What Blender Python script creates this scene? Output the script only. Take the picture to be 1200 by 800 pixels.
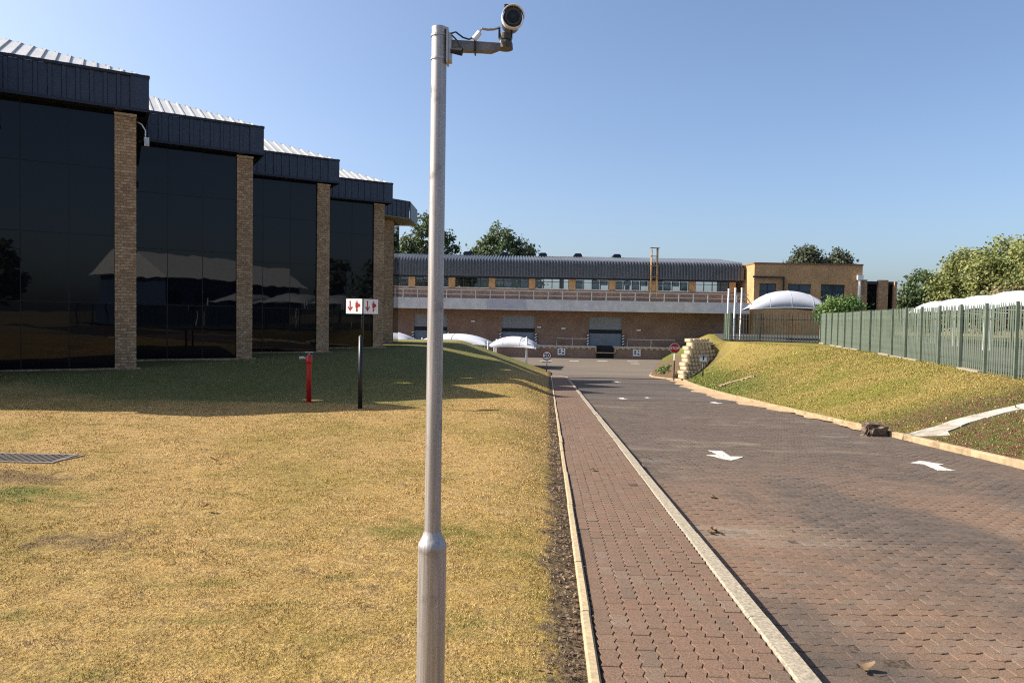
import bpy, math, random
import numpy as np
from mathutils import Vector, Matrix

random.seed(7); rng = np.random.default_rng(7)
S = bpy.context.scene
COL = S.collection
for o in list(bpy.data.objects): bpy.data.objects.remove(o)
R = math.radians

# ------------------------------------------------------------------ camera, sky, sun
EYE = 1.65
cam_d = bpy.data.cameras.new('camera'); cam = bpy.data.objects.new('camera', cam_d); COL.objects.link(cam)
cam_d.sensor_width = 36; cam_d.lens = 25.2; cam_d.clip_end = 3000; cam_d.clip_start = .05
cam.matrix_world = Matrix.Translation((0, 0, EYE)) @ Matrix.Rotation(R(90 - 1.98), 4, 'X') @ Matrix.Rotation(R(1.0), 4, 'Z')
S.camera = cam
SUN_EL, SUN_AZ = R(40), R(-84)          # azimuth clockwise from +Y
W = bpy.data.worlds.new('World'); S.world = W; W.use_nodes = True
wn = W.node_tree; wn.nodes.clear()
sky = wn.nodes.new('ShaderNodeTexSky'); sky.sky_type = 'NISHITA'; sky.sun_disc = False
sky.sun_elevation = SUN_EL; sky.sun_rotation = SUN_AZ; sky.altitude = 1300
sky.air_density = 1.0; sky.dust_density = 7.6; sky.ozone_density = 3.0
bg = wn.nodes.new('ShaderNodeBackground'); bg.inputs[1].default_value = .104
wo = wn.nodes.new('ShaderNodeOutputWorld')
wn.links.new(sky.outputs[0], bg.inputs[0]); wn.links.new(bg.outputs[0], wo.inputs[0])
sd = bpy.data.lights.new('sun', 'SUN'); sd.energy = 5.0; sd.angle = R(.53); sd.color = (1, .93, .82)
sun = bpy.data.objects.new('sun', sd); COL.objects.link(sun)
sv = Vector((math.sin(SUN_AZ) * math.cos(SUN_EL), math.cos(SUN_AZ) * math.cos(SUN_EL), math.sin(SUN_EL)))
sun.rotation_euler = (-sv).to_track_quat('-Z', 'Y').to_euler(); sun.location = sv * 200
S.view_settings.view_transform = 'Standard'; S.view_settings.look = 'None'
S.view_settings.exposure = 0.99; S.view_settings.gamma = 1
S.render.engine = 'CYCLES'
S.cycles.use_denoising = False
S.cycles.filter_width = 1.15
S.cycles.max_bounces = 6; S.cycles.transparent_max_bounces = 16
S.cycles.caustics_reflective = False; S.cycles.caustics_refractive = False

# ------------------------------------------------------------------ material helpers
class NT:
    def __init__(s, name):
        s.m = bpy.data.materials.new(name); s.m.use_nodes = True
        s.t = s.m.node_tree; s.t.nodes.clear()
        s.out = s.t.nodes.new('ShaderNodeOutputMaterial')
        s.b = s.t.nodes.new('ShaderNodeBsdfPrincipled'); s.t.links.new(s.b.outputs[0], s.out.inputs[0])
        s._pos = None
    def n(s, typ, **kw):
        x = s.t.nodes.new(typ)
        for k, v in kw.items(): setattr(x, k, v)
        return x
    def link(s, a, b): s.t.links.new(a, b)
    def put(s, sock, v):
        if hasattr(v, 'is_linked') or hasattr(v, 'links'): s.link(v, sock)
        else:
            if isinstance(v, (tuple, list)) and len(v) == 3 and sock.type == 'RGBA': v = (*v, 1)
            sock.default_value = v
    def pos(s):
        if s._pos is None: s._pos = s.n('ShaderNodeNewGeometry').outputs['Position']
        return s._pos
    def objc(s): return s.n('ShaderNodeTexCoord').outputs['Object']
    def map(s, vec, scale=(1, 1, 1), rot=(0, 0, 0), loc=(0, 0, 0)):
        m = s.n('ShaderNodeMapping'); s.link(vec, m.inputs[0])
        m.inputs['Scale'].default_value = scale; m.inputs['Rotation'].default_value = rot; m.inputs['Location'].default_value = loc
        return m.outputs[0]
    def noise(s, vec, scale, detail=3, rough=.55, dist=0):
        x = s.n('ShaderNodeTexNoise'); s.link(vec, x.inputs['Vector'])
        x.inputs['Scale'].default_value = scale; x.inputs['Detail'].default_value = detail
        x.inputs['Roughness'].default_value = rough; x.inputs['Distortion'].default_value = dist
        return x.outputs[0]
    def ramp(s, v, lo, hi, a=0., b=1.):
        x = s.n('ShaderNodeMapRange'); x.interpolation_type = 'SMOOTHSTEP'
        s.put(x.inputs[0], v); x.inputs[1].default_value = lo; x.inputs[2].default_value = hi
        x.inputs[3].default_value = a; x.inputs[4].default_value = b
        return x.outputs[0]
    def mix(s, f, a, b, mode='MIX'):
        x = s.n('ShaderNodeMix', data_type='RGBA', blend_type=mode)
        s.put(x.inputs[0], f); s.put(x.inputs[6], a); s.put(x.inputs[7], b)
        return x.outputs[2]
    def math(s, op, a, b=0.):
        x = s.n('ShaderNodeMath', operation=op); s.put(x.inputs[0], a); s.put(x.inputs[1], b)
        return x.outputs[0]
    def scale(s, c, f):       # multiply a colour by a factor socket
        x = s.n('ShaderNodeVectorMath', operation='SCALE'); s.put(x.inputs[0], c); s.put(x.inputs['Scale'], f)
        return x.outputs[0]
    def sep(s, v):
        x = s.n('ShaderNodeSeparateXYZ'); s.link(v, x.inputs[0]); return x.outputs
    def comb(s, x, y, z):
        c = s.n('ShaderNodeCombineXYZ')
        for i, v in enumerate((x, y, z)): s.put(c.inputs[i], v)
        return c.outputs[0]
    def attr(s, name):
        return s.n('ShaderNodeAttribute', attribute_name=name).outputs['Fac']
    def orand(s): return s.n('ShaderNodeObjectInfo').outputs['Random']
    def bump(s, h, strength=.5, dist=.01):
        x = s.n('ShaderNodeBump'); s.put(x.inputs['Height'], h)
        x.inputs['Strength'].default_value = strength; x.inputs['Distance'].default_value = dist
        s.link(x.outputs[0], s.b.inputs['Normal'])
    def done(s, color=None, rough=.8, metal=0., spec=.3):
        if color is not None: s.put(s.b.inputs['Base Color'], color)
        s.put(s.b.inputs['Roughness'], rough); s.put(s.b.inputs['Metallic'], metal)
        s.put(s.b.inputs['Specular IOR Level'], spec)
        return s.m

def plain(name, c, rough=.6, metal=0., spec=.4, var=.12, scale=6., bump=0.):
    t = NT(name); p = t.objc()
    n = t.noise(p, scale, 4)
    col = t.scale(c, t.ramp(n, .25, .75, 1 - var, 1 + var))
    if bump: t.bump(t.noise(p, scale * 6, 4), .4, bump)
    return t.done(col, rough, metal, spec)

def brick_mat(name, c1, c2, mortar, bw=.22, bh=.0857, strength=.5):
    t = NT(name); p = t.sep(t.pos())
    u = t.math('ADD', p[0], p[1])
    x = t.n('ShaderNodeTexBrick'); t.link(t.comb(u, p[2], 0), x.inputs['Vector'])
    x.offset = .5; x.inputs['Scale'].default_value = 1
    x.inputs['Brick Width'].default_value = bw; x.inputs['Row Height'].default_value = bh
    x.inputs['Mortar Size'].default_value = .008; x.inputs['Mortar Smooth'].default_value = .1
    t.put(x.inputs['Color1'], c1); t.put(x.inputs['Color2'], c2); t.put(x.inputs['Mortar'], mortar)
    big = t.noise(t.pos(), .5, 3); fine = t.noise(t.pos(), 14, 3)
    col = t.scale(x.outputs['Color'], t.math('MULTIPLY', t.ramp(big, .3, .7, .85, 1.12), t.ramp(fine, .3, .7, .82, 1.15)))
    h = t.math('SUBTRACT', 1., x.outputs['Fac'])
    t.bump(h, strength, .012)
    return t.done(col, .85, 0, .2)

M = {}
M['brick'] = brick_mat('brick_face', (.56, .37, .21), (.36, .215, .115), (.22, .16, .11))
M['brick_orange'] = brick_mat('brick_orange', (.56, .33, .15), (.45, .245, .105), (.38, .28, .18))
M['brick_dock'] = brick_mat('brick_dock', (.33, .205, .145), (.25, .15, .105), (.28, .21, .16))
M['navy'] = plain('navy_sheet', (.032, .040, .066), .42, 0, .4, .18, 2.5)
M['navy_dark'] = plain('navy_trim', (.022, .028, .045), .5, 0, .3)
M['roof'] = plain('pale_roof_sheet', (.42, .415, .40), .5, .1, .5, .1, 1.2)
M['roof_grey'] = plain('grey_blue_roof_sheet', (.085, .09, .10), .36, 0, .5, .15, 1.)
def glass_dark():
    t = NT('tinted_glass')
    n = t.noise(t.objc(), .9, 2)
    t.bump(n, .06, .03)
    t.b.inputs['IOR'].default_value = 1.32
    return t.done((.006, .007, .010), .015, 0, .5)
M['glass'] = glass_dark()
M['mullion'] = plain('black_mullion', (.008, .009, .012), .4, 0, .3)
def win_glass():
    t = NT('window_glass')
    tr = t.n('ShaderNodeBsdfTransparent'); tr.inputs[0].default_value = (.88, .90, .92, 1)
    gl = t.n('ShaderNodeBsdfGlossy'); gl.inputs[0].default_value = (.5, .55, .6, 1); gl.inputs['Roughness'].default_value = .03
    mx = t.n('ShaderNodeMixShader'); mx.inputs[0].default_value = .10
    t.link(tr.outputs[0], mx.inputs[1]); t.link(gl.outputs[0], mx.inputs[2]); t.link(mx.outputs[0], t.out.inputs[0])
    return t.m
M['window'] = win_glass()
M['winblue'] = plain('blue_tinted_glass', (.035, .06, .09), .06, 0, .5, .25, .9)
M['frame'] = plain('dark_frame', (.03, .035, .045), .5)
M['concrete'] = plain('slab_concrete', (.60, .58, .555), .85, 0, .2, .12, 1.5, .004)
M['concrete_grey'] = plain('faded_grey_panel', (.46, .455, .48), .8, 0, .2, .06, 1.)
M['kerb'] = plain('kerb_concrete', (.275, .235, .175), .9, 0, .15, .35, 45, .004)
M['edging'] = plain('edging_concrete', (.35, .27, .165), .9, 0, .15, .22, 30, .004)
M['kerb_warm'] = plain('stained_kerb_concrete', (.34, .245, .145), .9, 0, .15, .3, 5, .004)
def stained():
    t = NT('stained_pale_concrete'); P = t.pos()
    c = t.mix(t.ramp(t.noise(P, 2.2, 5, .7), .38, .66), (.40, .375, .325), (.24, .20, .155))
    c = t.mix(t.ramp(t.noise(P, 9, 4, .7), .56, .7, 0, .7), c, (.17, .13, .095))
    t.bump(t.noise(P, 40, 4, .7), .5, .006)
    return t.done(t.scale(c, t.ramp(t.noise(P, 60, 3, .7), .3, .7, .85, 1.1)), .9, 0, .15)
M['white_concrete'] = stained()
M['shutter'] = plain('roller_shutter', (.26, .27, .285), .5, 0, .4, .08, 1.)
M['shutter_blue'] = plain('dock_leveller_blue', (.17, .205, .25), .5, 0, .4, .1, 2.)
M['dark'] = plain('dark_rubber', (.012, .012, .014), .7)
M['rail'] = plain('galvanised_rail', (.62, .59, .54), .5, .1, .4)
M['bronze'] = plain('rusty_flue', (.30, .19, .09), .5, .3, .4, .3, 3)
M['white'] = plain('white_paint', (.78, .78, .77), .45, 0, .4, .05, 3)
M['pvc'] = plain('white_shade_fabric', (.46, .475, .51), .7, 0, .25, .06, .8)
M['pvc_grey'] = plain('grey_shade_fabric', (.36, .375, .41), .75, 0, .2, .06, .8)
M['palisade'] = plain('green_palisade', (.135, .165, .122), .45, .1, .4, .15, 5)
M['palisade_dark'] = plain('dark_green_palisade', (.035, .05, .042), .45, .1, .4, .15, 5)
M['red'] = plain('red_enamel', (.42, .012, .018), .28, 0, .5, .08, 5)
M['sign_red'] = plain('sign_red', (.38, .012, .02), .45, 0, .4, .05)
M['sign_white'] = plain('sign_white', (.80, .80, .79), .4, 0, .4, .03)
M['black'] = plain('black_paint', (.012, .013, .015), .4, 0, .4)
M['steel'] = plain('worn_steel', (.42, .40, .38), .4, .6, .5)
M['dark_metal'] = plain('dark_camera_housing', (.07, .058, .045), .45, .2, .4, .3, 30)
M['arm_grey'] = plain('weathered_grey_arm', (.17, .155, .145), .5, .4, .4, .25, 20)
M['sign_blue'] = plain('sign_grey_blue', (.30, .36, .46), .5)
M['hazard_y'] = plain('hazard_yellow', (.50, .40, .18), .6)
M['soil_brown'] = plain('bare_soil', (.22, .13, .075), .95, 0, .1, .3, 4, .01)

def pole_mat():
    t = NT('brushed_grey_pole'); p = t.objc()
    st = t.noise(t.map(p, (60, 60, 1.2)), 2, 4)
    bl = t.noise(p, 7, 4)
    col = t.mix(t.ramp(st, .35, .7), (.36, .33, .315), (.47, .44, .42))
    col = t.mix(t.ramp(bl, .56, .74), col, (.20, .17, .15))
    t.bump(st, .15, .002)
    return t.done(col, t.ramp(st, .3, .7, .42, .56), .65, .5)
M['pole'] = pole_mat()

def paver_mat(name, c1, c2, c3, by_object, road):
    t = NT(name)
    r = t.orand() if by_object else t.attr('tint')
    r2 = t.math('FRACT', t.math('MULTIPLY', r, 7.31))
    col = t.mix(r, c1, c2)
    col = t.mix(t.ramp(r2, .72, .95), col, c3)
    P = t.pos()
    big = t.noise(t.map(P, (1, .35, 1)), .55, 5, .6)
    mid = t.noise(P, 5, 5, .65)
    fine = t.noise(P, 110, 5, .85)
    if road:
        far = t.ramp(t.sep(P)[1], 5., 13.)
        grime = t.math('MULTIPLY', t.ramp(big, .36, .62), t.ramp(mid, .2, .7, .55, 1.))
        grime = t.math('MAXIMUM', grime, t.math('MULTIPLY', far, t.ramp(mid, .2, .8, .6, .95)))
        col = t.mix(t.math('MULTIPLY', grime, .95), col, (.085, .071, .060))
        dust = t.ramp(t.noise(t.map(P, (.5, 1., 1)), .8, 5, .7), .52, .72, 0, .6)
        col = t.mix(dust, col, (.23, .185, .14))
    else:
        col = t.mix(t.ramp(big, .45, .7, 0, .45), col, (.155, .115, .088))
        col = t.mix(t.ramp(mid, .55, .8, 0, .5), col, (.26, .20, .15))
    col = t.scale(col, t.math('MULTIPLY', t.ramp(fine, .36, .64, .46, 1.12) if road else t.ramp(fine, .36, .64, .42, 1.0), t.ramp(r, 0., 1., .86, 1.14)))
    t.bump(fine, .6, .002)
    return t.done(col, .88, 0, .2)
PC = ((.225, .145, .098), (.178, .108, .073), (.195, .135, .095))
RC = ((.225, .145, .094), (.18, .112, .074), (.19, .132, .092))
M['paver'] = paver_mat('red_brown_paver', *PC, True, False)
M['paver_stuff'] = paver_mat('red_brown_paver_run', *PC, False, False)
M['rpaver'] = paver_mat('road_paver', *RC, True, True)
M['rpaver_stuff'] = paver_mat('road_paver_run', *RC, False, True)

def bed_mat():
    t = NT('joint_sand'); P = t.pos(); n = t.noise(P, 30, 4, .7)
    col = t.mix(t.ramp(n, .35, .65), (.035, .026, .02), (.11, .082, .06))
    t.bump(n, .5, .005)
    return t.done(col, .95, 0, .1)
M['bed'] = bed_mat()

def far_road_mat():
    t = NT('distant_paving'); P = t.pos(); q = t.sep(P)
    x = t.n('ShaderNodeTexBrick'); t.link(t.comb(q[0], q[1], 0), x.inputs['Vector'])
    x.inputs['Scale'].default_value = 1; x.inputs['Brick Width'].default_value = .2; x.inputs['Row Height'].default_value = .1
    x.inputs['Mortar Size'].default_value = .006
    t.put(x.inputs['Color1'], (.165, .13, .11)); t.put(x.inputs['Color2'], (.12, .095, .08)); t.put(x.inputs['Mortar'], (.06, .05, .04))
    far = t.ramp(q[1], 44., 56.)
    big = t.noise(t.map(P, (.35, 1., 1)), .45, 5, .65)
    streak = t.noise(t.map(P, (.12, 1.6, 1)), .7, 4, .6)
    col = t.mix(t.ramp(big, .38, .6, .1, .95), x.outputs['Color'], (.082, .070, .060))
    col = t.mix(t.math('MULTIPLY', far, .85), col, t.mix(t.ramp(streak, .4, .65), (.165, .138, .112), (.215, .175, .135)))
    col = t.mix(t.ramp(streak, .6, .72, 0, .35), col, (.26, .20, .15))
    fine = t.noise(P, 25, 3, .7)
    col = t.scale(col, t.ramp(fine, .3, .7, .6, .92))
    t.bump(x.outputs['Fac'], -.3, .004)
    return t.done(col, .9, 0, .15)
M['far_road'] = far_road_mat()

def grass_mat(name, blade):
    t = NT(name); P = t.pos(); q = t.sep(P)
    warp = t.noise(P, 1.1, 3)
    p1 = t.noise(t.map(P, (1, .6, 1)), .55, 4, .6)
    p2 = t.noise(t.map(P, (.8, 2.2, 1), (0, 0, .25)), 1.6, 4, .6)
    p3 = t.noise(P, 5.5, 4, .65)
    straw = t.mix(t.ramp(p3, .3, .7), (.53, .33, .115), (.61, .41, .165))
    olive = t.mix(t.ramp(p3, .35, .65), (.37, .265, .07), (.45, .315, .095))
    green = (.19, .20, .05)
    brown = (.26, .165, .08)
    col = t.mix(t.ramp(p1, .42, .62, 0, .85), straw, olive)
    near = t.ramp(q[1], 9., 3., 0, .45)
    col = t.mix(t.math('MULTIPLY', near, t.ramp(p2, .3, .6)), col, olive)
    col = t.mix(t.ramp(p2, .56, .72, 0, .5), col, green)
    col = t.mix(t.ramp(p3, .56, .72, 0, .75), col, brown)
    shade_green = t.math('MULTIPLY', t.ramp(t.math('ADD', q[1], t.math('MULTIPLY', p1, 5.)), 17.2, 19.4), t.ramp(t.math('SUBTRACT', q[0], t.math('MULTIPLY', t.math('SUBTRACT', q[1], 20.), .12)), -.4, -3.2))
    col = t.mix(t.math('MULTIPLY', shade_green, .75), col, t.mix(t.ramp(p3, .35, .65), (.17, .20, .055), (.25, .25, .085)))  # greener grass by the office; its shadow's darker tone is put into the colour
    # the right bank: greener at its foot and brown creeping cover near the drain chute
    bankside = t.ramp(q[0], 6.2, 7.)
    bc = t.mix(t.ramp(t.noise(P, .35, 4, .6), .44, .58), (.35, .265, .075), (.265, .24, .048))
    bc = t.mix(t.ramp(p3, .55, .75, 0, .6), bc, (.24, .16, .07))
    gfoot = t.math('MULTIPLY', t.ramp(q[1], 24., 32.), t.ramp(t.math('SUBTRACT', q[0], t.math('MULTIPLY', q[1], .14)), 8.2, 5.6))
    bc = t.mix(t.math('MULTIPLY', gfoot, t.ramp(p2, .3, .6, .5, 1.)), bc, (.13, .17, .03))
    ivy = t.math('MULTIPLY', t.ramp(q[1], 18.8, 16.), t.ramp(p1, .30, .5, .35, 1.))
    bc = t.mix(ivy, bc, t.mix(t.ramp(p3, .4, .62), (.17, .09, .05), (.14, .15, .04)))
    bc = t.mix(t.math('MULTIPLY', t.ramp(q[1], 48.2, 49.2), t.ramp(q[0], 15.5, 13.)), bc, t.mix(t.ramp(p3, .4, .6), (.22, .14, .08), (.15, .11, .06)))
    col = t.mix(bankside, col, bc)
    for (cx_, cy_, r_, c_) in ((-5.15, 7.35, 1.0, (.20, .125, .07)), (-4.75, 6.7, .9, (.16, .19, .04)), (-6.0, 6.9, .9, (.17, .20, .05)), (-3.2, 5.3, .6, (.24, .16, .085)), (-.75, 5.6, .7, (.25, .22, .055))):
        dx_ = t.math('SUBTRACT', q[0], cx_); dy_ = t.math('SUBTRACT', q[1], cy_)
        m_ = t.ramp(t.math('ADD', t.math('SQRT', t.math('ADD', t.math('MULTIPLY', dx_, dx_), t.math('MULTIPLY', dy_, t.math('MULTIPLY', dy_, 4.)))), t.math('MULTIPLY', t.math('SUBTRACT', p3, .5), 2.4)), r_, r_ * .2, 0, .75)
        col = t.mix(m_, col, c_)
    # bare earth along the path edging and round the drain grate
    dl = t.math('SUBTRACT', q[0], t.math('MULTIPLY', q[1], .051))
    soil = t.ramp(t.math('ADD', dl, t.math('MULTIPLY', t.math('SUBTRACT', p3, .5), .55)), -.02, .11)
    soil = t.math('MULTIPLY', soil, t.ramp(q[0], 6., 5.))
    sc = t.mix(t.ramp(t.noise(P, 18, 4, .7), .35, .65), (.10, .068, .042), (.27, .19, .11))
    col = t.mix(soil, col, sc)
    if blade:
        r = t.attr('rnd'); r2 = t.math('FRACT', t.math('MULTIPLY', r, 9.7))
        col = t.mix(t.ramp(r, .80, .95, 0, .8), col, (.66, .50, .26))
        col = t.mix(t.ramp(r, .20, .05, 0, .75), col, (.20, .18, .045))
        col = t.scale(col, t.ramp(r2, 0., 1., .62, 1.42))
        col = t.scale(col, .82)
    else:
        f = t.noise(P, 40, 4, .75); f2 = t.noise(P, 9, 4, .7)
        col = t.scale(col, t.math('MULTIPLY', t.ramp(f, .3, .7, .36, .86), t.ramp(f2, .3, .7, .8, 1.1)))
        t.bump(t.math('ADD', f, f2), .9, .03)
    return t.done(col, .9, 0, .12)
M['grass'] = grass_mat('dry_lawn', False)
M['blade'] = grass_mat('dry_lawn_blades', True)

def leaf_mat(name, c1, c2, c3):
    t = NT(name); r = t.attr('rnd'); P = t.pos()
    col = t.mix(r, c1, c2)
    col = t.mix(t.ramp(t.noise(P, .45, 3), .45, .68), col, c3)
    d = t.b; tr = t.n('ShaderNodeBsdfTranslucent'); t.link(col, tr.inputs[0])
    mx = t.n('ShaderNodeMixShader'); mx.inputs[0].default_value = .25
    t.link(d.outputs[0], mx.inputs[1]); t.link(tr.outputs[0], mx.inputs[2]); t.link(mx.outputs[0], t.out.inputs[0])
    return t.done(col, .6, 0, .25)
M['leaf_dark'] = leaf_mat('dark_green_leaves', (.07, .105, .046), (.105, .14, .06), (.135, .155, .07))
M['leaf_grey'] = leaf_mat('grey_green_leaves', (.075, .095, .055), (.12, .135, .085), (.055, .07, .045))
M['leaf_olive'] = leaf_mat('olive_leaves', (.17, .19, .055), (.26, .265, .09), (.13, .165, .055))
M['leaf_dry'] = leaf_mat('dry_olive_leaves', (.19, .155, .075), (.25, .205, .105), (.155, .165, .06))
M['leaf_shrub'] = leaf_mat('shrub_leaves', (.06, .13, .03), (.12, .22, .055), (.15, .22, .06))
M['bark'] = plain('bark', (.13, .095, .07), .9, 0, .1, .3, 6, .01)
M['dead_leaf'] = leaf_mat('dead_leaves', (.17, .105, .055), (.28, .20, .125), (.10, .065, .04))
M['rock'] = plain('rough_rubble', (.14, .105, .075), .95, 0, .1, .45, 9, .03)
M['block'] = plain('buff_retaining_block', (.50, .40, .27), .9, 0, .15, .22, 5, .01)
M['grate'] = plain('grey_cast_grate', (.20, .175, .15), .55, .3, .4, .2, 6)
def mark_mat():
    t = NT('worn_white_marking'); P = t.pos()
    col = t.scale((.56, .535, .48), t.ramp(t.noise(P, 9, 4), .3, .7, .8, 1.1))
    q = t.sep(P); w = t.n('ShaderNodeTexBrick'); t.link(t.map(P, (1, 1, 1), (0, 0, .05)), w.inputs['Vector'])
    w.inputs['Scale'].default_value = 1; w.inputs['Brick Width'].default_value = .2; w.inputs['Row Height'].default_value = .1; w.inputs['Mortar Size'].default_value = .004
    hole = t.math('MAXIMUM', t.ramp(t.noise(P, 22, 5, .8), .53, .62), t.math('MULTIPLY', w.outputs['Fac'], .7))
    tr = t.n('ShaderNodeBsdfTransparent'); mx = t.n('ShaderNodeMixShader'); t.put(mx.inputs[0], hole)
    t.link(t.b.outputs[0], mx.inputs[1]); t.link(tr.outputs[0], mx.inputs[2]); t.link(mx.outputs[0], t.out.inputs[0])
    return t.done(col, .85, 0, .2)
M['marking'] = mark_mat()
def sand_mat():
    t = NT('washed_sand'); P = t.pos(); n = t.noise(P, 1.2, 5, .65)
    col = t.mix(t.ramp(n, .35, .7), (.40, .28, .165), (.32, .21, .12))
    col = t.scale(col, t.ramp(t.noise(P, 20, 4, .7), .3, .7, .8, 1.15))
    return t.done(col, .95, 0, .1)
M['sand'] = sand_mat()
M['tarmac'] = plain('dark_tarmac', (.055, .052, .048), .9, 0, .2, .25, .8)
M['terrain'] = plain('dry_ground', (.20, .16, .09), .95, 0, .1, .3, .05)

# ------------------------------------------------------------------ mesh helpers
class MB:
    def __init__(s): s.v = []; s.f = []
    def add(s, vs, fs):
        k = len(s.v); s.v += [tuple(p) for p in vs]; s.f += [tuple(i + k for i in f) for f in fs]
    def box(s, c, size, rz=0., M3=None):
        hx, hy, hz = (d / 2 for d in size); c = Vector(c)
        m = M3 if M3 is not None else Matrix.Rotation(rz, 3, 'Z')
        vs = [c + m @ Vector((x * hx, y * hy, z * hz)) for z in (-1, 1) for y in (-1, 1) for x in (-1, 1)]
        s.add(vs, [(0, 2, 3, 1), (4, 5, 7, 6), (0, 1, 5, 4), (2, 6, 7, 3), (0, 4, 6, 2), (1, 3, 7, 5)])
    def span(s, a, b, w, z0, z1, off=0.):
        "upright slab from a to b (xy), thickness w, offset to its right"
        a = Vector((a[0], a[1])); b = Vector((b[0], b[1])); d = (b - a).normalized(); n = Vector((d.y, -d.x))
        m = (a + b) / 2 + n * off
        s.box((m.x, m.y, (z0 + z1) / 2), ((b - a).length, w, z1 - z0), math.atan2(d.y, d.x))
    def prism(s, poly, axis_o, ax, ay, az, depth):
        o = Vector(axis_o); ax, ay, az = Vector(ax), Vector(ay), Vector(az); n = len(poly)
        vs = [o + ax * p[0] + ay * p[1] for p in poly] + [o + ax * p[0] + ay * p[1] + az * depth for p in poly]
        s.add(vs, [tuple(range(n - 1, -1, -1)), tuple(range(n, 2 * n))] + [(i, (i + 1) % n, (i + 1) % n + n, i + n) for i in range(n)])
    def tube(s, pts, rad, n=8, caps=True):
        pts = [Vector(p) for p in pts]; k0 = len(s.v)
        if not hasattr(rad, '__len__'): rad = [rad] * len(pts)
        for i, p in enumerate(pts):
            d = (pts[min(i + 1, len(pts) - 1)] - pts[max(i - 1, 0)]).normalized()
            a = Vector((0, 0, 1)) if abs(d.z) < .9 else Vector((1, 0, 0))
            u = d.cross(a).normalized(); w = u.cross(d).normalized()
            for j in range(n):
                t = 2 * math.pi * j / n; s.v.append(tuple(p + (u * math.cos(t) + w * math.sin(t)) * rad[i]))
        for i in range(len(pts) - 1):
            for j in range(n):
                a, b = k0 + i * n + j, k0 + i * n + (j + 1) % n; s.f.append((a, b, b + n, a + n))
        if caps:
            s.f.append(tuple(k0 + j for j in range(n - 1, -1, -1))); e = k0 + (len(pts) - 1) * n
            s.f.append(tuple(e + j for j in range(n)))
    def grid(s, rows):
        k = len(s.v); n = len(rows[0])
        for r in rows: s.v += [tuple(p) for p in r]
        for i in range(len(rows) - 1):
            for j in range(n - 1): a = k + i * n + j; s.f.append((a, a + 1, a + n + 1, a + n))
    def build(s, name, mat, parent=None, smooth=False, kind=None):
        o = Vector(parent_loc(parent)) if parent is not None else Vector((0, 0, 0))
        if parent is None and s.v:
            a = np.array(s.v); o = Vector((float(a[:, 0].mean()), float(a[:, 1].mean()), float(a[:, 2].min())))
        me = bpy.data.meshes.new(name); me.from_pydata([tuple(Vector(p) - o) for p in s.v], [], s.f)
        me.materials.append(M[mat] if isinstance(mat, str) else mat)
        if smooth: me.shade_smooth()
        me.update(); ob = bpy.data.objects.new(name, me); COL.objects.link(ob)
        if parent is not None: ob.parent = parent
        else: ob.location = o
        if kind: ob['kind'] = kind
        return ob
WL = {}
def parent_loc(p):
    l = Vector((0, 0, 0))
    while p is not None: l += p.location; p = p.parent
    return l
def tag(o, label, cat, group=None):
    o['label'] = label; o['category'] = cat
    if group: o['group'] = group
    return o
def thing(name, loc, label, cat, group=None):
    o = bpy.data.objects.new(name, None); COL.objects.link(o); o.location = loc; o.empty_display_size = .2
    return tag(o, label, cat, group)
def structure(name, loc=(0, 0, 0)):
    o = bpy.data.objects.new(name, None); COL.objects.link(o); o.location = loc; o['kind'] = 'structure'; return o
def shared(name, me, mw, parent):
    "an object using shared mesh me at world matrix mw under an unrotated parent"
    ob = bpy.data.objects.new(name, me); COL.objects.link(ob); ob.parent = parent
    m = mw.copy(); m.translation = mw.translation - parent_loc(parent); ob.matrix_local = m
    return ob
def raw(name, v, f, mat, kind=None, rnd=None, attr='rnd', parent=None):
    me = bpy.data.meshes.new(name); nv = len(v); nf = len(f); k = f.shape[1]
    me.vertices.add(nv); me.vertices.foreach_set('co', np.asarray(v, dtype=np.float32).ravel())
    me.loops.add(nf * k); me.loops.foreach_set('vertex_index', np.asarray(f, dtype=np.int32).ravel())
    me.polygons.add(nf); me.polygons.foreach_set('loop_start', np.arange(0, nf * k, k, dtype=np.int32))
    me.polygons.foreach_set('loop_total', np.full(nf, k, dtype=np.int32))
    if rnd is not None:
        a = me.attributes.new(attr, 'FLOAT', 'POINT'); a.data.foreach_set('value', np.asarray(rnd, dtype=np.float32))
    me.update(calc_edges=True); me.materials.append(M[mat])
    ob = bpy.data.objects.new(name, me); COL.objects.link(ob)
    if kind: ob['kind'] = kind
    if parent is not None: ob.parent = parent
    return ob
def text_mesh(body, size, name, mat, mw, parent, bold=.012):
    cu = bpy.data.curves.new(name, 'FONT'); cu.body = body; cu.size = size; cu.align_x = 'CENTER'; cu.align_y = 'CENTER'
    cu.offset = bold * size; cu.extrude = .001
    tmp = bpy.data.objects.new('tmp', cu); COL.objects.link(tmp)
    me = bpy.data.meshes.new_from_object(tmp.evaluated_get(bpy.context.evaluated_depsgraph_get()))
    bpy.data.objects.remove(tmp); me.materials.clear(); me.materials.append(M[mat]); me.name = name
    return shared(name, me, mw, parent)
def frame_m(o, x, y):
    x = Vector(x).normalized(); y = Vector(y).normalized(); z = x.cross(y)
    m = Matrix((x, y, z)).transposed().to_4x4(); m.translation = Vector(o); return m

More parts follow.
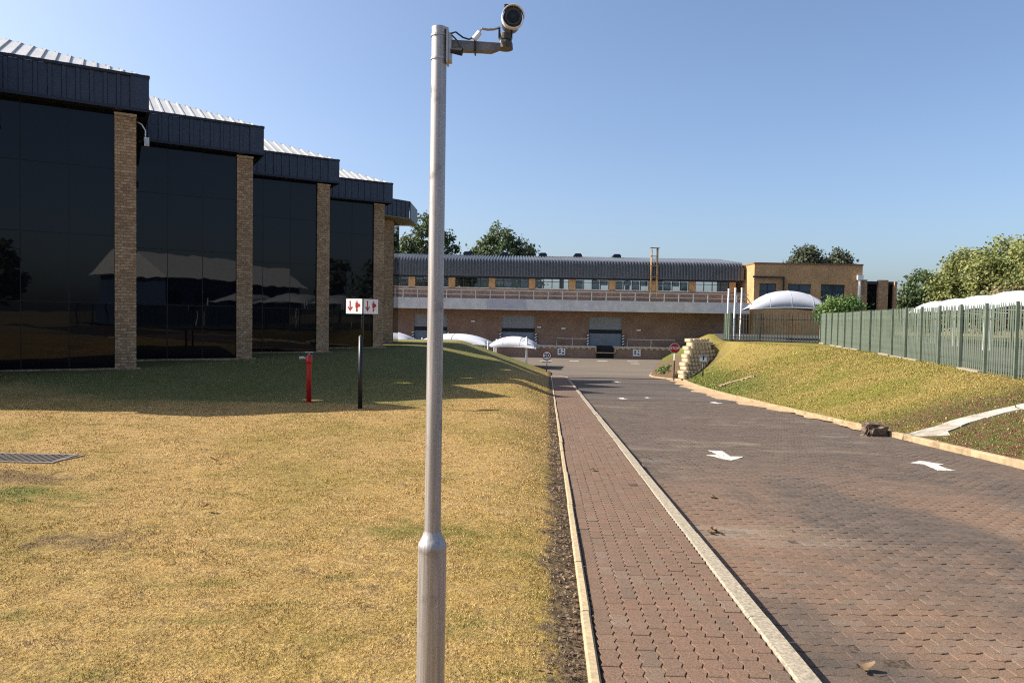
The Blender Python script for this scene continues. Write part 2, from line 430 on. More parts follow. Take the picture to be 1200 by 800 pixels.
# ------------------------------------------------------------------ terrain functions
def sstep(t): t = np.clip(t, 0, 1); return t * t * (3 - 2 * t)
def smin(a, b, k): h = np.clip(.5 + .5 * (b - a) / k, 0, 1); return b * (1 - h) + a * h - k * h * (1 - h)
def xl(y): return .225 + .0505 * y
YARD = -2.6; RD = .13
def zr(y):                                    # level of the footpath; the road lies .09 lower
    y = np.asarray(y, dtype=float)
    e = np.clip((y - 48) / 12, 0, 1)
    return np.where(y < 48, .10 - .05 * y, -2.3 - .6 * (e - e * e / 2))
def xk(y): return 1.335 + .0505 * y + 6.1 + np.where(np.asarray(y) > 25, .0031 * (np.asarray(y, dtype=float) - 25) ** 2, 0)
def wob(x, y): return .005 * np.sin(1.7 * x + .6 * y) + .006 * np.sin(.9 * y - 1.1 * x + 1) + .006 * np.sin(4.1 * x + 3.3 * y)
LY = [-15, 0, 3, 8, 13, 15, 16.2, 17.6, 20, 24, 26, 27.2, 29, 33, 37, 40, 44, 48, 60]
LZ = [.15, 0, -.03, -.12, -.215, -.27, -.38, -.56, -.60, -.62, -.66, -.76, -.88, -.92, -.93, -.85, -.6, -.35, -.35]
def lawn_z(x, y):
    x = np.asarray(x, dtype=float); y = np.asarray(y, dtype=float)
    b = np.interp(y, LY, LZ)
    q = x - (-11.45 + (y - 21.2) * .268)
    w = (1 - sstep((q - .6) / 5.0)) * sstep((y - 13.5) / 3.5)
    b = b * (1 - w) - .10 * w
    z = smin(b, zr(y) + .015 + .36 * np.maximum(xl(y) - x, -.2), .12)
    z = smin(z, YARD - .05 + .62 * (56.5 - y), .5)
    return z + wob(x, y) * sstep((xl(y) - x) / .8)
WA, WC = (11.0, 47.4), (15.0, 50.8)            # ends of the block retaining wall
def xtop(y):
    y = np.asarray(y, dtype=float); f = 8.48 + .258 * y
    return np.maximum(f + (15.4 - f) * sstep((y - 36) / 13), xk(y) + 3.2)
FY = [46.0, 47.5, 49.5, 51.5, 53.5, 58, 80]; FX = [11.6, 11.4, 10.7, 10.35, 10.4, 11.5, 17.]
def bank_z(x, y):
    x = np.asarray(x, dtype=float); y = np.asarray(y, dtype=float)
    zb = zr(y) - RD + .10
    s = np.clip((x - xk(y) - .15) / (xtop(y) - xk(y) - .15), 0, 1)
    top = .23 - .05 * sstep((y - 25) / 20)
    w = sstep((y - 36) / 9)
    z = zb + (top - zb) * ((1 - w) * (.55 * np.sin(s * math.pi / 2) + .45 * sstep(s)) + w * (.35 * s + .65 * s ** 1.6))
    xe = np.interp(y, FY, FX)
    t2 = YARD + .06 + np.clip((x - xe) / 4.6, 0, 1) * (top - .09 - YARD)
    side = (x - WA[0]) * (WC[1] - WA[1]) - (y - WA[1]) * (WC[0] - WA[0])      # > 0 in front of the wall
    beyond = (side < -7.6) & (x < WC[0] + .1) | (y > 51.0)
    return np.where(beyond, np.minimum(t2, top), z) + wob(x, y) * .8 * np.clip(s * 6, 0, 1)

# ------------------------------------------------------------------ the setting
def sheet(name, xs_of_y, ys, zf, mat, kind='structure'):
    X = np.array([xs_of_y(y) for y in ys]); Y = np.repeat(np.array(ys)[:, None], X.shape[1], 1)
    Z = zf(X, Y); n = X.shape[1]; v = np.stack([X, Y, Z], -1).reshape(-1, 3)
    i = np.arange(len(ys) - 1)[:, None] * n + np.arange(n - 1)[None]; i = i.ravel()
    ob = raw(name, v, np.stack([i, i + 1, i + n + 1, i + n], 1), mat, kind); ob.data.shade_smooth(); return ob

sheet('ground', lambda y: np.linspace(-900, 900, 7), np.linspace(-900, 900, 7), lambda x, y: x * 0 - 2.9, 'terrain')
ls = np.concatenate([-45 + 33 * np.linspace(0, 1, 28), np.linspace(-11.7, -3, 60), ])
def lawn_xs(y): return np.concatenate([np.linspace(-45, -14, 26)[:-1], np.linspace(-14, xl(y) - 3, 70)[:-1], np.linspace(xl(y) - 3, xl(y) + .01, 40)])
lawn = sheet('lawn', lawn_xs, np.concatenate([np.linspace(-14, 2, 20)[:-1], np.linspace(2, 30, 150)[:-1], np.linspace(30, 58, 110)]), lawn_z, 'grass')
def bank_xs(y): return np.concatenate([np.linspace(xk(y) + .14 if y < 47.5 else np.interp(y, FY, FX) - .02, 19, 70)[:-1], np.linspace(19, 60, 40)])
bank = sheet('grass_bank', bank_xs, np.concatenate([np.linspace(-14, 40, 130)[:-1], np.linspace(40, 52, 70)[:-1], np.linspace(52, 96, 40)]), bank_z, 'grass')

tsh = sheet('parking_area', lambda y: np.linspace(8.95 + .258 * y if y < 51.2 else np.interp(y, FY, FX) + 5.3, 60, 12), np.linspace(-14, 76, 60), lambda x, y: x * 0 + .29 - .06 * sstep((y - 25) / 20), 'tarmac')
YP = 26.0                                       # real pavers up to here
road = sheet('road', lambda y: np.linspace(xl(y) + 1.1, xk(y) + .1, 14), np.concatenate([np.linspace(-10, YP, 30), np.linspace(YP + .01, 52, 50)]),
             lambda x, y: zr(y) - RD - np.where(y <= YP, .0075, 0), 'far_road')
road.data.materials.append(M['bed'])
for p in road.data.polygons:
    if p.center.y < YP: p.material_index = 1
path = sheet('footpath', lambda y: np.linspace(xl(y) + .03, xl(y) + 1.03, 4), np.concatenate([np.linspace(-10, YP, 30), np.linspace(YP + .01, 49.5, 50)]),
             lambda x, y: zr(y) - np.where(y <= YP, .0075, 0), 'paver_stuff')
path.data.materials.append(M['bed'])
for p in path.data.polygons:
    if p.center.y < YP: p.material_index = 1
yard = sheet('yard_paving', lambda y: np.linspace(-45, 24, 40), np.linspace(52, 84, 40), lambda x, y: zr(y) - .09 , 'far_road')
sheet('yard_paving', lambda y: np.linspace(xl(y) - 1.0, xk(y) + .4, 8), np.linspace(49.2, 52, 6), lambda x, y: zr(y) - .094, 'far_road').name = 'yard_apron'

# pavers: 100 x 200 mm blocks with zigzag long sides
HD = math.hypot(.0505, 1)
FWD = Vector((.0505, 1, -.05)).normalized(); LAT = Vector((1, -.0505, 0)).normalized(); UPV = LAT.cross(FWD)
def paver_profile(L=.2, w=.1, a=.0085, g=.0019):
    ts = [0, .25, .5, .75, 1.]
    zz = [-a, a, -a, a, -a]
    hl = L / 2 - g
    left = [(-w / 2 + g + z, -hl + t * 2 * hl) for t, z in zip(ts, zz)]
    right = [(w / 2 - g + z, -hl + t * 2 * hl) for t, z in zip(ts, zz)]
    return right + left[::-1]
def paver_mesh(name, mat, along):
    pr = paver_profile(); n = len(pr); c = .0032; h = .0
    v = []
    for k, (s, z) in enumerate(((1, -.02), (1, -.0032), (None, 0))):
        for x, y in pr:
            if s is None: x2 = x - math.copysign(c, x) ; y2 = y - math.copysign(c, y) if abs(y) > .09 else y
            else: x2, y2 = x, y
            v.append((x2, y2, z) if along else (y2, -x2, z))
    f = [tuple(range(2 * n, 3 * n))] + [(k * n + i, k * n + (i + 1) % n, (k + 1) * n + (i + 1) % n, (k + 1) * n + i) for k in (0, 1) for i in range(n)]
    me = bpy.data.meshes.new(name); me.from_pydata(v, [], f); me.materials.append(M[mat]); me.update(); return me
def lay(s, l, drop, base):
    "point at distance s along the path and l to the right of its left edge"
    y = s / HD; x = xl(y) + l * HD
    return Vector((x, y, .10 - .05 * y - drop))
def pavers(parent, l0, l1, drop, along, mobj, mstuff, smax, frame_ok):
    me = paver_mesh('paver', mobj, along); P = []
    rl, rs = (.1, .2) if along else (.2, .1)
    nl = int(round((l1 - l0) / rl)); cell = (l1 - l0) / nl
    ns = int((smax - .2) / rs)
    for i in range(nl + (0 if along else 1)):
        for k in range(int(1.0 / rs), ns):
            if along: l = l0 + (i + .5) * cell; s = k * rs + (rs / 2 if i % 2 else 0)
            else:
                l = l0 + (i + .5) * cell - (cell / 2 if k % 2 else 0); s = k * rs
                if l < l0 or l > l1: continue
            P.append((s, l))
    B = Matrix((LAT, FWD, UPV)).transposed()
    def inview(p): return p.y > 2.2 and abs(p.x / p.y) < .74 and (EYE - p.z) / p.y < .58
    pts = [(lay(s, l, drop, 0) + UPV * (random.gauss(0, .0012) + .003 * math.sin(s * 1.9 + l * 2.3) + .003 * math.sin(s * .8 - l * 3.1)), s, l) for s, l in P]
    order = sorted(range(len(pts)), key=lambda q: (0 if inview(pts[q][0]) else 1, pts[q][1]))
    ind = set(order[:300])
    V0 = np.array([v.co for v in me.vertices]); F0 = [tuple(p.vertices) for p in me.polygons]
    vs = []; mb_f = []; tint = []; k = 0; Bn = np.array(B)
    for q, (p, s, l) in enumerate(pts):
        ro = Matrix.Rotation(random.gauss(0, .008), 3, 'Z') @ Matrix.Rotation(random.gauss(0, .006), 3, 'X') @ Matrix.Rotation(random.gauss(0, .006), 3, 'Y')
        m3 = B @ ro
        if q in ind:
            mw = m3.to_4x4(); mw.translation = p; shared('paver', me, mw, parent)
        else:
            vs.append(V0 @ np.array(m3).T + np.array(p)); tint += [random.random()] * len(V0)
            mb_f += [tuple(i + k for i in f) for f in F0]; k += len(V0)
    V = np.concatenate(vs)
    m2 = bpy.data.meshes.new('paver_run'); m2.from_pydata(V.tolist(), [], mb_f); m2.materials.append(M[mstuff])
    a = m2.attributes.new('tint', 'FLOAT', 'POINT'); a.data.foreach_set('value', np.array(tint, dtype=np.float32))
    ob = bpy.data.objects.new('paver_run', m2); COL.objects.link(ob); ob.parent = parent; ob['kind'] = 'stuff'
pavers(path, .07, .985, 0., True, 'paver', 'paver_stuff', YP, None)
pavers(road, 1.12, 7.24, RD, False, 'rpaver', 'rpaver_stuff', YP, None)

# kerbs: each stone its own piece
def kerb_run(name, pts, width, top, bottom, mat, label_w=1.0, gap=.006, bev=.012):
    root = structure(name, pts[0])
    for i in range(len(pts) - 1):
        a, b = Vector(pts[i]), Vector(pts[i + 1]); d = (b - a); L = d.length - gap; d.normalize()
        x = d.cross(Vector((0, 0, 1))).normalized(); u = x.cross(d)
        jx, jz = random.gauss(0, .003), random.gauss(0, .003)
        w = width
        poly = [(0, bottom), (w, bottom), (w, top - bev), (w - bev, top), (bev, top), (0, top - bev)]
        mb = MB(); mb.prism([(p + jx, q + jz) for p, q in poly], a + d * gap / 2, x, u, d, L)
        mb.build('kerb_stone', mat, root)
    return root
def lpt(s, l, drop=0): p = lay(s, l, drop, 0); return (p.x, p.y, p.z)
S0 = 1.2
ss = [S0 + i * 1.0 for i in range(int(47 / 1.0))]
kerb_run('edging', [lpt(s, .0) for s in ss], .06, .028, -.12, 'edging')
kerb_run('path_kerb', [lpt(s, .99) for s in ss], .125, .006, -.25, 'kerb')
ey = ss[-1] / HD
pe = [Vector(lpt(ss[-1], .99))] + [Vector((xl(ey) + .99 + dx, ey + dy, float(zr(ey + dy)))) for dx, dy in ((-.08, .9), (-.35, 1.7), (-.85, 2.3))]
kerb_run('path_kerb_return', [tuple(p) for p in pe], .125, .006, -.2, 'kerb')
ys = [6.5 + i * 1.0 for i in range(42)]
kerb_run('road_kerb', [(float(xk(y)), y, float(zr(y)) - RD) for y in ys], .15, .115, -.1, 'kerb_warm')
kerb_run('road_kerb_return', [(float(np.interp(y, FY, FX)) - .12, y, float(zr(y)) - .13) for y in (47.5, 48.2, 48.9, 49.5, 50.2, 50.9, 51.5, 52.4, 53.4, 54.6, 56, 57.5)], .15, .115, -.2, 'kerb_warm')

# sand washed against the right kerb
sy = np.linspace(16, 50, 180)
def sand_w(y): return (.12 + .75 * sstep((y - 19) / 10) * (.6 + .4 * np.sin(y * .7) ** 2) + .10 * np.sin(y * 2.3) + .05 * np.sin(y * 6.1)).clip(.03, 3)
sd_ob = sheet('sand_drift', lambda y: xk(y) + .02 - sand_w(y) * np.linspace(0, 1, 6) , sy,
              lambda x, y: zr(y) - RD + .004 + .035 * np.clip(1 - (xk(y) - x) / .5, 0, 1) ** 2, 'sand', 'stuff')

# ------------------------------------------------------------------ office building: saw-tooth bays of dark glass
U = Vector((.866, .5, 0)); NI = Vector((-.5, .866, 0)); NO = -NI
C1 = Vector((-11.17, 21.3, 0)); STEP = 4 * U + 4 * NI
BZ = -.10; ZG = 7.52; ZF0, ZF1 = 7.45, 8.45      # base, glass head, fascia bottom and top
office = thing('office_building', (-14, 26, BZ), 'office block with saw-tooth bays of black glass, brick pillars and navy fascia', 'building')
OV = .27
def off(p, o): return p + (U + NO) * o
bays = [C1 + STEP * i for i in (-1, 0, 1, 2, 3, 4)]
rz_u = math.atan2(U.y, U.x); rz_n = math.atan2(NI.y, NI.x)
# fascia panel: a pan with one raised rib, shared by every bay
FW = 4.0 / 12
def fascia_mesh(mat, h, name):
    mb = MB(); pts = [(0, 0), (FW * .62, 0), (FW * .68, -.035), (FW * .94, -.035), (FW, 0), (FW, .02), (0, .02)]
    mb.prism(pts, (0, 0, 0), (1, 0, 0), (0, 1, 0), (0, 0, 1), h)
    me = bpy.data.meshes.new(name); me.from_pydata(mb.v, [], mb.f); me.materials.append(M[mat]); me.update(); return me
fm = fascia_mesh('navy', ZF1 - ZF0 - .1, 'fascia_panel')
def roof_panel_mesh(L, rise):
    mb = MB(); s = math.hypot(L, rise)
    pts = [(0, 0), (.02, .035), (.045, .035), (.065, 0), (FW, 0), (FW, -.02), (0, -.02)]
    return pts
KR = 5.0; RISE = KR * math.tan(R(22))
HIP = (-U + NI)
def clad(a, d, nrm, n, hip_a, hip_b):
    "fascia panels and roof strips on the edge that starts at a and runs n panels along d; nrm is outward"
    for i in range(n):
        o = a + d * (FW * i); m = frame_m(o + Vector((0, 0, ZF0 + .05)), d, -nrm)
        shared('fascia_panel', fm, m, office)
        # roof strip: starts at the edge, runs inward (-nrm), sheared along the hip direction
        t0 = FW * i; hd = HIP
        mb = MB(); e = o + Vector((0, 0, ZF1 + .012)) - nrm * .02
        # inward length so that strip ends follow hip (at the outer corner) and valley (inner corner)
        def vert(tt, q, h): 
            p = a + d * tt - nrm * q; return (p.x, p.y, ZF1 + .012 + q * math.tan(R(22)) + h)
        def lim(tt):            # q range allowed at position tt along the edge
            lo = 0.; hi = KR
            if hip_a == 'hip': hi = min(hi, tt)
            if hip_b == 'hip': hi = min(hi, n * FW - tt)
            return hi
        for (t_a, t_b, h) in ((t0, t0 + .06, .05), (t0 + .06, t0 + FW, 0)):
            qa, qb = lim(t_a), lim(t_b)
            va = [vert(t_a, -.06, h), vert(t_b, -.06, h), vert(t_b, qb, h), vert(t_a, qa, h)]
            vb = [(x, y, z - .03 - h) for x, y, z in va]
            mb.add(va + vb, [(0, 1, 2, 3), (7, 6, 5, 4), (0, 4, 5, 1), (1, 5, 6, 2), (2, 6, 7, 3), (3, 7, 4, 0)])
        mb.build('roof_sheet', 'roof', office)
for bi, C in enumerate(bays):
    last = bi == len(bays) - 1
    if last: continue
    I = C - U * 4.0                              # inner corner of this bay
    Co, Io = off(C, OV), off(I, OV)
    # main front: fascia from the inner to the outer corner, continued by the return
    clad(Io, U, NO, 12, None, 'hip')
    clad(Co, NI, U, 12, 'hip', None)
    for (a, b, w) in ((Io, Co, 0), (Co, Co + NI * 4, 1)):
        n_ = NO if w == 0 else U; d_ = (b - a).normalized()
        mb = MB()
        for (z0, z1, th) in ((ZF0 - .03, ZF0 + .05, .07), (ZF1 - .05, ZF1 + .03, .06)):
            A = a + n_ * (.035 if w == 0 else .035); B = b + n_ * .035 + d_ * (.07 if w == 0 else -.07)
            mb.span(A, B, th, z0, z1)
        mb.build('fascia_trim', 'navy_dark', office)
        mb = MB(); mb.prism([(0, 0), (4.0 - .02, 0), (4.0 - .02, OV + .35), (0, OV + .35)], a + Vector((0, 0, ZF0 - .028)), d_, -n_, (0, 0, 1), .02)
        mb.build('soffit', 'navy_dark', office)
    # corner cover strip
    mb = MB(); mb.span(Co - U * .42 + NO * .045, Co + U * .05 + NO * .045, .012, ZF0 + .05, ZF1 - .05); mb.build('corner_flashing', 'navy', office)
    # pillar at the outer corner
    mb = MB(); PW = .56
    c = C - U * (PW / 2) + NI * (PW / 2)
    mb.box((c.x, c.y, (BZ - .5 + ZF0 - .05) / 2), (PW, PW, ZF0 - .05 - BZ + .5), rz_u)
    mb.build('brick_pillar', 'brick', office)
    mb = MB(); mb.box((c.x, c.y, ZF0 - .09), (PW + .03, PW + .03, .05), rz_u); mb.build('pillar_capping', 'concrete', office)
    # glazing on the front (3 x 4 panes) and on the return
    gw = (4.0 - PW) / 3; rows = [BZ + .04, BZ + 1.95, BZ + 3.9, BZ + 5.85, ZG - .02]
    for k in range(3):
        for r in range(4):
            a = I + U * (gw * k + .012) + NI * .12; b = I + U * (gw * (k + 1) - .012) + NI * .12
            mb = MB(); tilt = random.gauss(0, .006)
            mb.span(a + NI * tilt, b - NI * tilt, .02, rows[r] + .012, rows[r + 1] - .012); mb.build('glass_pane', 'glass', office)
            if bi >= 0:
                a = C + NI * (PW + gw * k + .012) - U * .12; b = C + NI * (PW + gw * (k + 1) - .012) - U * .12
                mb = MB(); mb.span(a, b, .02, rows[r] + .012, rows[r + 1] - .012); mb.build('glass_pane', 'glass', office)
    for k in range(4):
        p = I + U * (gw * k if k else .02) + NI * .15; mb = MB()
        mb.box((p.x, p.y, (BZ + ZG) / 2), (.05, .07, ZG - BZ), rz_u); mb.build('mullion', 'mullion', office)
    for r in rows[:]:
        mb = MB(); mb.span(I + NI * .155, C - U * PW + NI * .155, .06, r - .022, r + .022); mb.build('transom', 'mullion', office)
    mb = MB(); mb.span(I + NI * .25 - U * .2, C - U * .3 + NI * .25, .1, BZ - .4, ZF0); mb.span(C + NI * .4 - U * .25, C + NI * 4.2 - U * .25, .1, BZ - .4, ZF0)
    mb.build('inner_wall', 'mullion', office)
    mb = MB(); mb.span(I + NO * .12, C + NO * .12 + U * .1, .22, BZ - .4, BZ + .045); mb.build('plinth', 'brick', office)
# the end bay: a shallower front with a deep overhanging fascia
E0 = bays[4]; EC = Vector((-7.42, 43.9, 0))
mb = MB(); mb.box((EC.x - .3, EC.y, (BZ - .6 + ZF0 - .05) / 2), (.62, .6, ZF0 - .05 - BZ + .6), rz_u); mb.build('brick_pillar', 'brick', office)
mb = MB(); mb.span((EC.x + .02, EC.y + .35), (EC.x - .05, EC.y + 2.7), .1, BZ - .8, ZF0); mb.build('end_wall', 'glass', office)
ea = off(E0 + NI * 4, .25) - U * .3; eb = Vector((-6.32, 43.55, 0))
nfe = max(2, math.ceil((eb - ea).length / FW) - 1); de = (eb - ea).normalized(); ne = Vector((de.y, -de.x, 0))
for i in range(nfe): shared('fascia_panel', fm, frame_m(ea + de * (FW * i) + Vector((0, 0, ZF0 + .05)), de, -ne), office)
mb = MB(); mb.span(ea - ne * .05, eb - ne * .05, .05, ZF0 + .02, ZF1 - .02); mb.build('fascia_backing', 'navy', office)
EP = [(ea.x, ea.y), (eb.x, eb.y), (eb.x, 46.9), (-24, 46.9), (-24, ea.y + 2), (ea.x - 1.5, ea.y + 2)]
mb = MB(); mb.prism(EP, (0, 0, ZF0 - .03), (1, 0, 0), (0, 1, 0), (0, 0, 1), .05); mb.build('soffit', 'kerb', office)
mb = MB(); mb.span(ea + ne * .035, eb + ne * .035, .07, ZF1 - .05, ZF1 + .03); mb.span(eb + Vector((.03, .0, 0)), eb + Vector((.0, 3.3, 0)), .05, ZF0, ZF1); mb.build('fascia_trim', 'navy', office)
mb = MB(); mb.prism(EP, (0, 0, ZF1 - .06), (1, 0, 0), (0, 1, 0), (0, 0, 1), .05); mb.build('roof_sheet', 'roof', office)
mb = MB(); mb.span((EC.x - .1, 46.6), (-24, 46.6), .2, BZ - .8, ZF0 - .05); mb.build('rear_wall', 'brick', office)
# main roof and rear body behind the bays
zt = ZF1 + .0 + RISE
A_ = off(bays[0] - U * 4, OV) + HIP * KR; B_ = off(bays[4], OV) + HIP * KR
dl = (B_ - A_).normalized(); nl = Vector((-dl.y, dl.x, 0))
mb = MB(); mb.prism([(0, 0), ((B_ - A_).length, 0), ((B_ - A_).length, 22), (0, 22)], A_ + Vector((0, 0, zt - .35)), dl, nl, (0, 0, 1), .1); mb.build('rear_roof', 'roof', office)
A2 = bays[0] - U * 6 + NI * 2; B2 = bays[4] + NI * 4.4 - U * .8; 
mb = MB(); mb.span(A2 - U * 1.2, B2 - U * 1.2 , .3, BZ - .5, ZF0 - .1); mb.build('rear_wall', 'mullion', office)
mb = MB(); o_ = A_ + nl * 16; mb.prism([(0, 0), ((B_ - A_).length, 0), ((B_ - A_).length, .3), (0, .3)], o_ + Vector((0, 0, BZ - .5)), dl, nl, (0, 0, 1), zt - BZ); mb.build('rear_wall', 'brick', office)

# flood lamp on the first pillar
p0 = bays[1] + U * .02 + NO * .02
lampT = thing('flood_lamp', (p0.x, p0.y, 7.3), 'small white flood lamp on a bent bracket beside the nearest brick pillar', 'lamp')
mb = MB(); pts = [p0 + Vector((-.05, .1, 7.2)), p0 + U * .12 + Vector((0, 0, 7.12)), p0 + U * .22 + Vector((0, 0, 6.95)), p0 + U * .22 + Vector((0, 0, 6.66))]
mb.tube(pts, .018, 8); mb.build('bracket', 'white', lampT, True)
mb = MB(); q = p0 + U * .25 + NO * .05 + Vector((0, 0, 6.62)); mb.box(q, (.13, .08, .24), rz_u, ); mb.build('lamp_head', 'white', lampT)
mb = MB(); q = p0 + U * .25 + NO * .10 + Vector((0, 0, 6.62)); mb.box(q, (.10, .02, .19), rz_u); mb.build('lens', 'steel', lampT)

# ------------------------------------------------------------------ warehouse with loading docks
wh = thing('warehouse', (5, 82, YARD), 'long brick warehouse with navy ribbed roof, clerestory windows and three loading doors', 'building')
YW, YD, YSL, YU = 80., 78., 77.5, 82.            # dock wall, dock front, slab edge, upper wall
X0, X1 = -34., 26.2
doors = [10.4, .67, -9.1]; DW = 3.7; DZ0, DZ1 = -1.42, 1.80
def bxw(name, mat, x0, x1, y0, y1, z0, z1, parent=wh):
    mb = MB(); mb.box(((x0 + x1) / 2, (y0 + y1) / 2, (z0 + z1) / 2), (x1 - x0, y1 - y0, z1 - z0)); return mb.build(name, mat, parent)
# lower wall in runs between the doors
edges = [X0] + sum([[d - DW / 2, d + DW / 2] for d in sorted(doors)], []) + [X1]
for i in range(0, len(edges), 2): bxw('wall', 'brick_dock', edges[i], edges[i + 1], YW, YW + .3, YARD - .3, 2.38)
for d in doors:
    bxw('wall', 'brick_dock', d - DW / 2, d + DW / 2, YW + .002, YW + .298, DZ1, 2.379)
    dr = bxw('roller_door', 'shutter', d - DW / 2, d + DW / 2, YW + .12, YW + .2, DZ0, DZ1)
    mb = MB()
    for k in range(11): mb.box((d, YW + .112, DZ1 - .1 - k * .16), (DW - .1, .02, .09))
    mb.build('slat', 'shutter', dr)
    bxw('seal', 'dark', d - DW / 2, d + DW / 2, YW + .06, YW + .115, -.05, .38, dr)
    bxw('leveller', 'shutter_blue', d - DW / 2 + .1, d + DW / 2 - .1, YW + .02, YW + .1, DZ0, -.06, dr)
    for s in (-1, 1):
        pg = bxw('bumper', 'black', d + s * (DW / 2 + .12) - .11, d + s * (DW / 2 + .12) + .11, YW - .25, YW - .02, DZ0, DZ0 + 1.3)
        mb = MB(); xc = d + s * (DW / 2 + .12)
        for k in range(4):
            z = DZ0 + .1 + k * .31; mb.prism([(-.11, 0), (.11, .1), (.11, .24), (-.11, .14)], (xc, YW - .254, z), (1, 0, 0), (0, 0, 1), (0, 1, 0), .003)
        mb.build('stripe', 'sign_white', pg)
# dock platform with recesses, hazard edge, rail
pits = [(9.2, 11.2)]; px = [X0, 9.2, 11.2, X1]
for a, b in ((X0, 9.2), (11.2, X1)):
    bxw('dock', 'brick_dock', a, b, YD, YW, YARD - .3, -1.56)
    bxw('dock_kerb', 'concrete', a, b, YD - .03, YW - .005, -1.559, -1.43)
    mb = MB(); n = int((b - a) / .62)
    for k in range(n):
        x = a + .1 + k * .62; mb.prism([(0, 0), (.31, 0), (.5, .26), (.19, .26)], (x, YD - .036, -1.72), (1, 0, 0), (0, 0, 1), (0, 1, 0), .034)
    mb.build('hazard_stripe', 'hazard_y', wh, kind='stuff')
bxw('dock_pit', 'dark', 9.2, 11.2, YD + .8, YW, YARD - .3, -1.5)
mb = MB(); mb.box((9.15, YD - .02, -1.75), (.1, .1, .75)); mb.box((11.25, YD - .02, -1.75), (.1, .1, .75)); mb.box((10.2, YD - .02, -2.1), (2.2, .1, .1)); mb.build('dock_frame', 'hazard_y', wh)
for a, b in ((4.9, 8.3), (12.6, 17.8)):
    mb = MB(); mb.tube([(a, YD + .3, -1.43), (a, YD + .3, -.62), (b, YD + .3, -.62), (b, YD + .3, -1.43)], .035, 6); mb.tube([((a + b) / 2, YD + .3, -1.43), ((a + b) / 2, YD + .3, -.63)], .03, 6)
    mb.build('dock_rail', 'rail', wh)
for x in (5.4, 13.6):
    pl = bxw('notice_plate', 'sign_white', x - .42, x + .42, YD - .06, YD - .035, -2.42, -1.72)
    for k, (dx, w_, z) in enumerate(((-.17, .2, -1.9), (.2, .12, -1.88), (-.17, .22, -2.12), (.18, .2, -2.2))):
        bxw('print', 'frame', x + dx - w_ / 2, x + dx + w_ / 2, YD - .064, YD - .061, z - .08, z + .08, pl)
for x, z in ((-4.4, 1.0), (5.7, .35), (14.1, .3), (3.0, .45)): bxw('wall_light', 'sign_white', x - .22, x + .22, YW - .14, YW - .01, z, z + .16)
# walkway slab and railing
bxw('walkway_slab', 'concrete', X0, 25.6, YSL, YU + .5, 2.38, 3.56)
bxw('faded_panel', 'concrete_grey', -2.8, 1.45, YSL - .02, YSL - .003, 2.52, 3.50)
for k in range(33):
    x = -26 + k * 1.57
    if x < 25.4: bxw('rail_post', 'rail', x - .04, x + .04, YSL + .1, YSL + .18, 3.56, 4.42)
bxw('handrail', 'rail', X0, 25.5, YSL + .1, YSL + .18, 4.42, 4.5); bxw('handrail', 'rail', X0, 25.5, YSL + .11, YSL + .17, 3.95, 4.01)
# upper storey: sill wall, piers, windows on both long sides so the sky shows through
YB = 100.
bxw('sill_wall', 'brick_dock', X0, X1, YU, YU + .3, 3.56, 4.90)
bxw('head_beam', 'navy_dark', X0, X1, YU - .1, YU + .3, 6.0, 6.5)
bxw('upper_floor', 'concrete', X0, X1, YU + .3, YB - .3, 3.3, 3.5)
bxw('rear_sill', 'mullion', X0, X1, YB - .3, YB, YARD, 5.2)
bxw('rear_head', 'mullion', X0, X1, YB - .3, YB, 7.4, 8.2)
piers = [-33.2 + 4.575 * k for k in range(14)]
piers = [6.75 + 4.575 * k - .0 for k in range(-8, 5)]
for x in piers:
    bxw('brick_pier', 'brick_orange', x - .38, x + .38, YU - .05, YU + .25, 4.90, 6.0)
    bxw('rear_pier', 'mullion', x - .3, x + .3, YB - .29, YB - .01, 5.2, 7.4)
for i in range(len(piers) - 1):
    a, b = piers[i] + .38, piers[i + 1] - .38; n = 4; w = (b - a) / n
    wf = bxw('window', 'window', a, b, YU + .14, YU + .15, 4.92, 5.98)
    for k in range(n + 1): bxw('mullion', 'frame', a + w * k - .045, a + w * k + .045, YU + .08, YU + .16, 4.92, 5.98, wf)
    bxw('window_sill', 'concrete', a, b, YU - .04, YU + .1, 4.84, 4.92, wf); bxw('transom', 'frame', a, b, YU + .09, YU + .155, 5.66, 5.72, wf)
    if random.random() < .75:
        for k in range(n):
            if (i, k) not in {(6, 0), (6, 1), (9, 0), (10, 1), (10, 2), (11, 0)} and random.random() > .62: continue
            bxw('blind', 'shutter_blue', a + w * k + .06, a + w * (k + 1) - .06, YU + .5, YU + .52, 4.92 + random.choice((0, 0, .5)), 5.98, wf)
# ribbed roof: upright fascia that bends into the roof slope
def ribbed(name, x0, x1, mat, pitch=.34, parent=wh):
    prof = [(YU - .9, 6.15)] + [(YU - .9 + .0, 7.62)] + [(YU - .9 + .5 * (1 - math.cos(t)), 7.62 + .5 * math.sin(t)) for t in np.linspace(.25, 1.2, 4)]
    prof += [(YU + 9, 9.25)]
    n = int((x1 - x0) / pitch); pts = []
    for k in range(n):
        x = x0 + k * pitch
        pts += [(x, 0), (x + pitch * .5, 0), (x + pitch * .58, .13), (x + pitch * .92, .13)]
    pts += [(x0 + n * pitch, 0)]
    rows = []
    for i, (y, z) in enumerate(prof):
        a = prof[max(i - 1, 0)]; b = prof[min(i + 1, len(prof) - 1)]
        d = Vector((0, b[0] - a[0], b[1] - a[1])).normalized(); nn = Vector((0, -d.z, d.y))
        rows.append([Vector((x, y, z)) + nn * h for x, h in pts])
    mb = MB(); mb.grid(rows); return mb.build(name, mat, parent)
ribbed('roof', X0, X1 - .1, 'roof_grey')
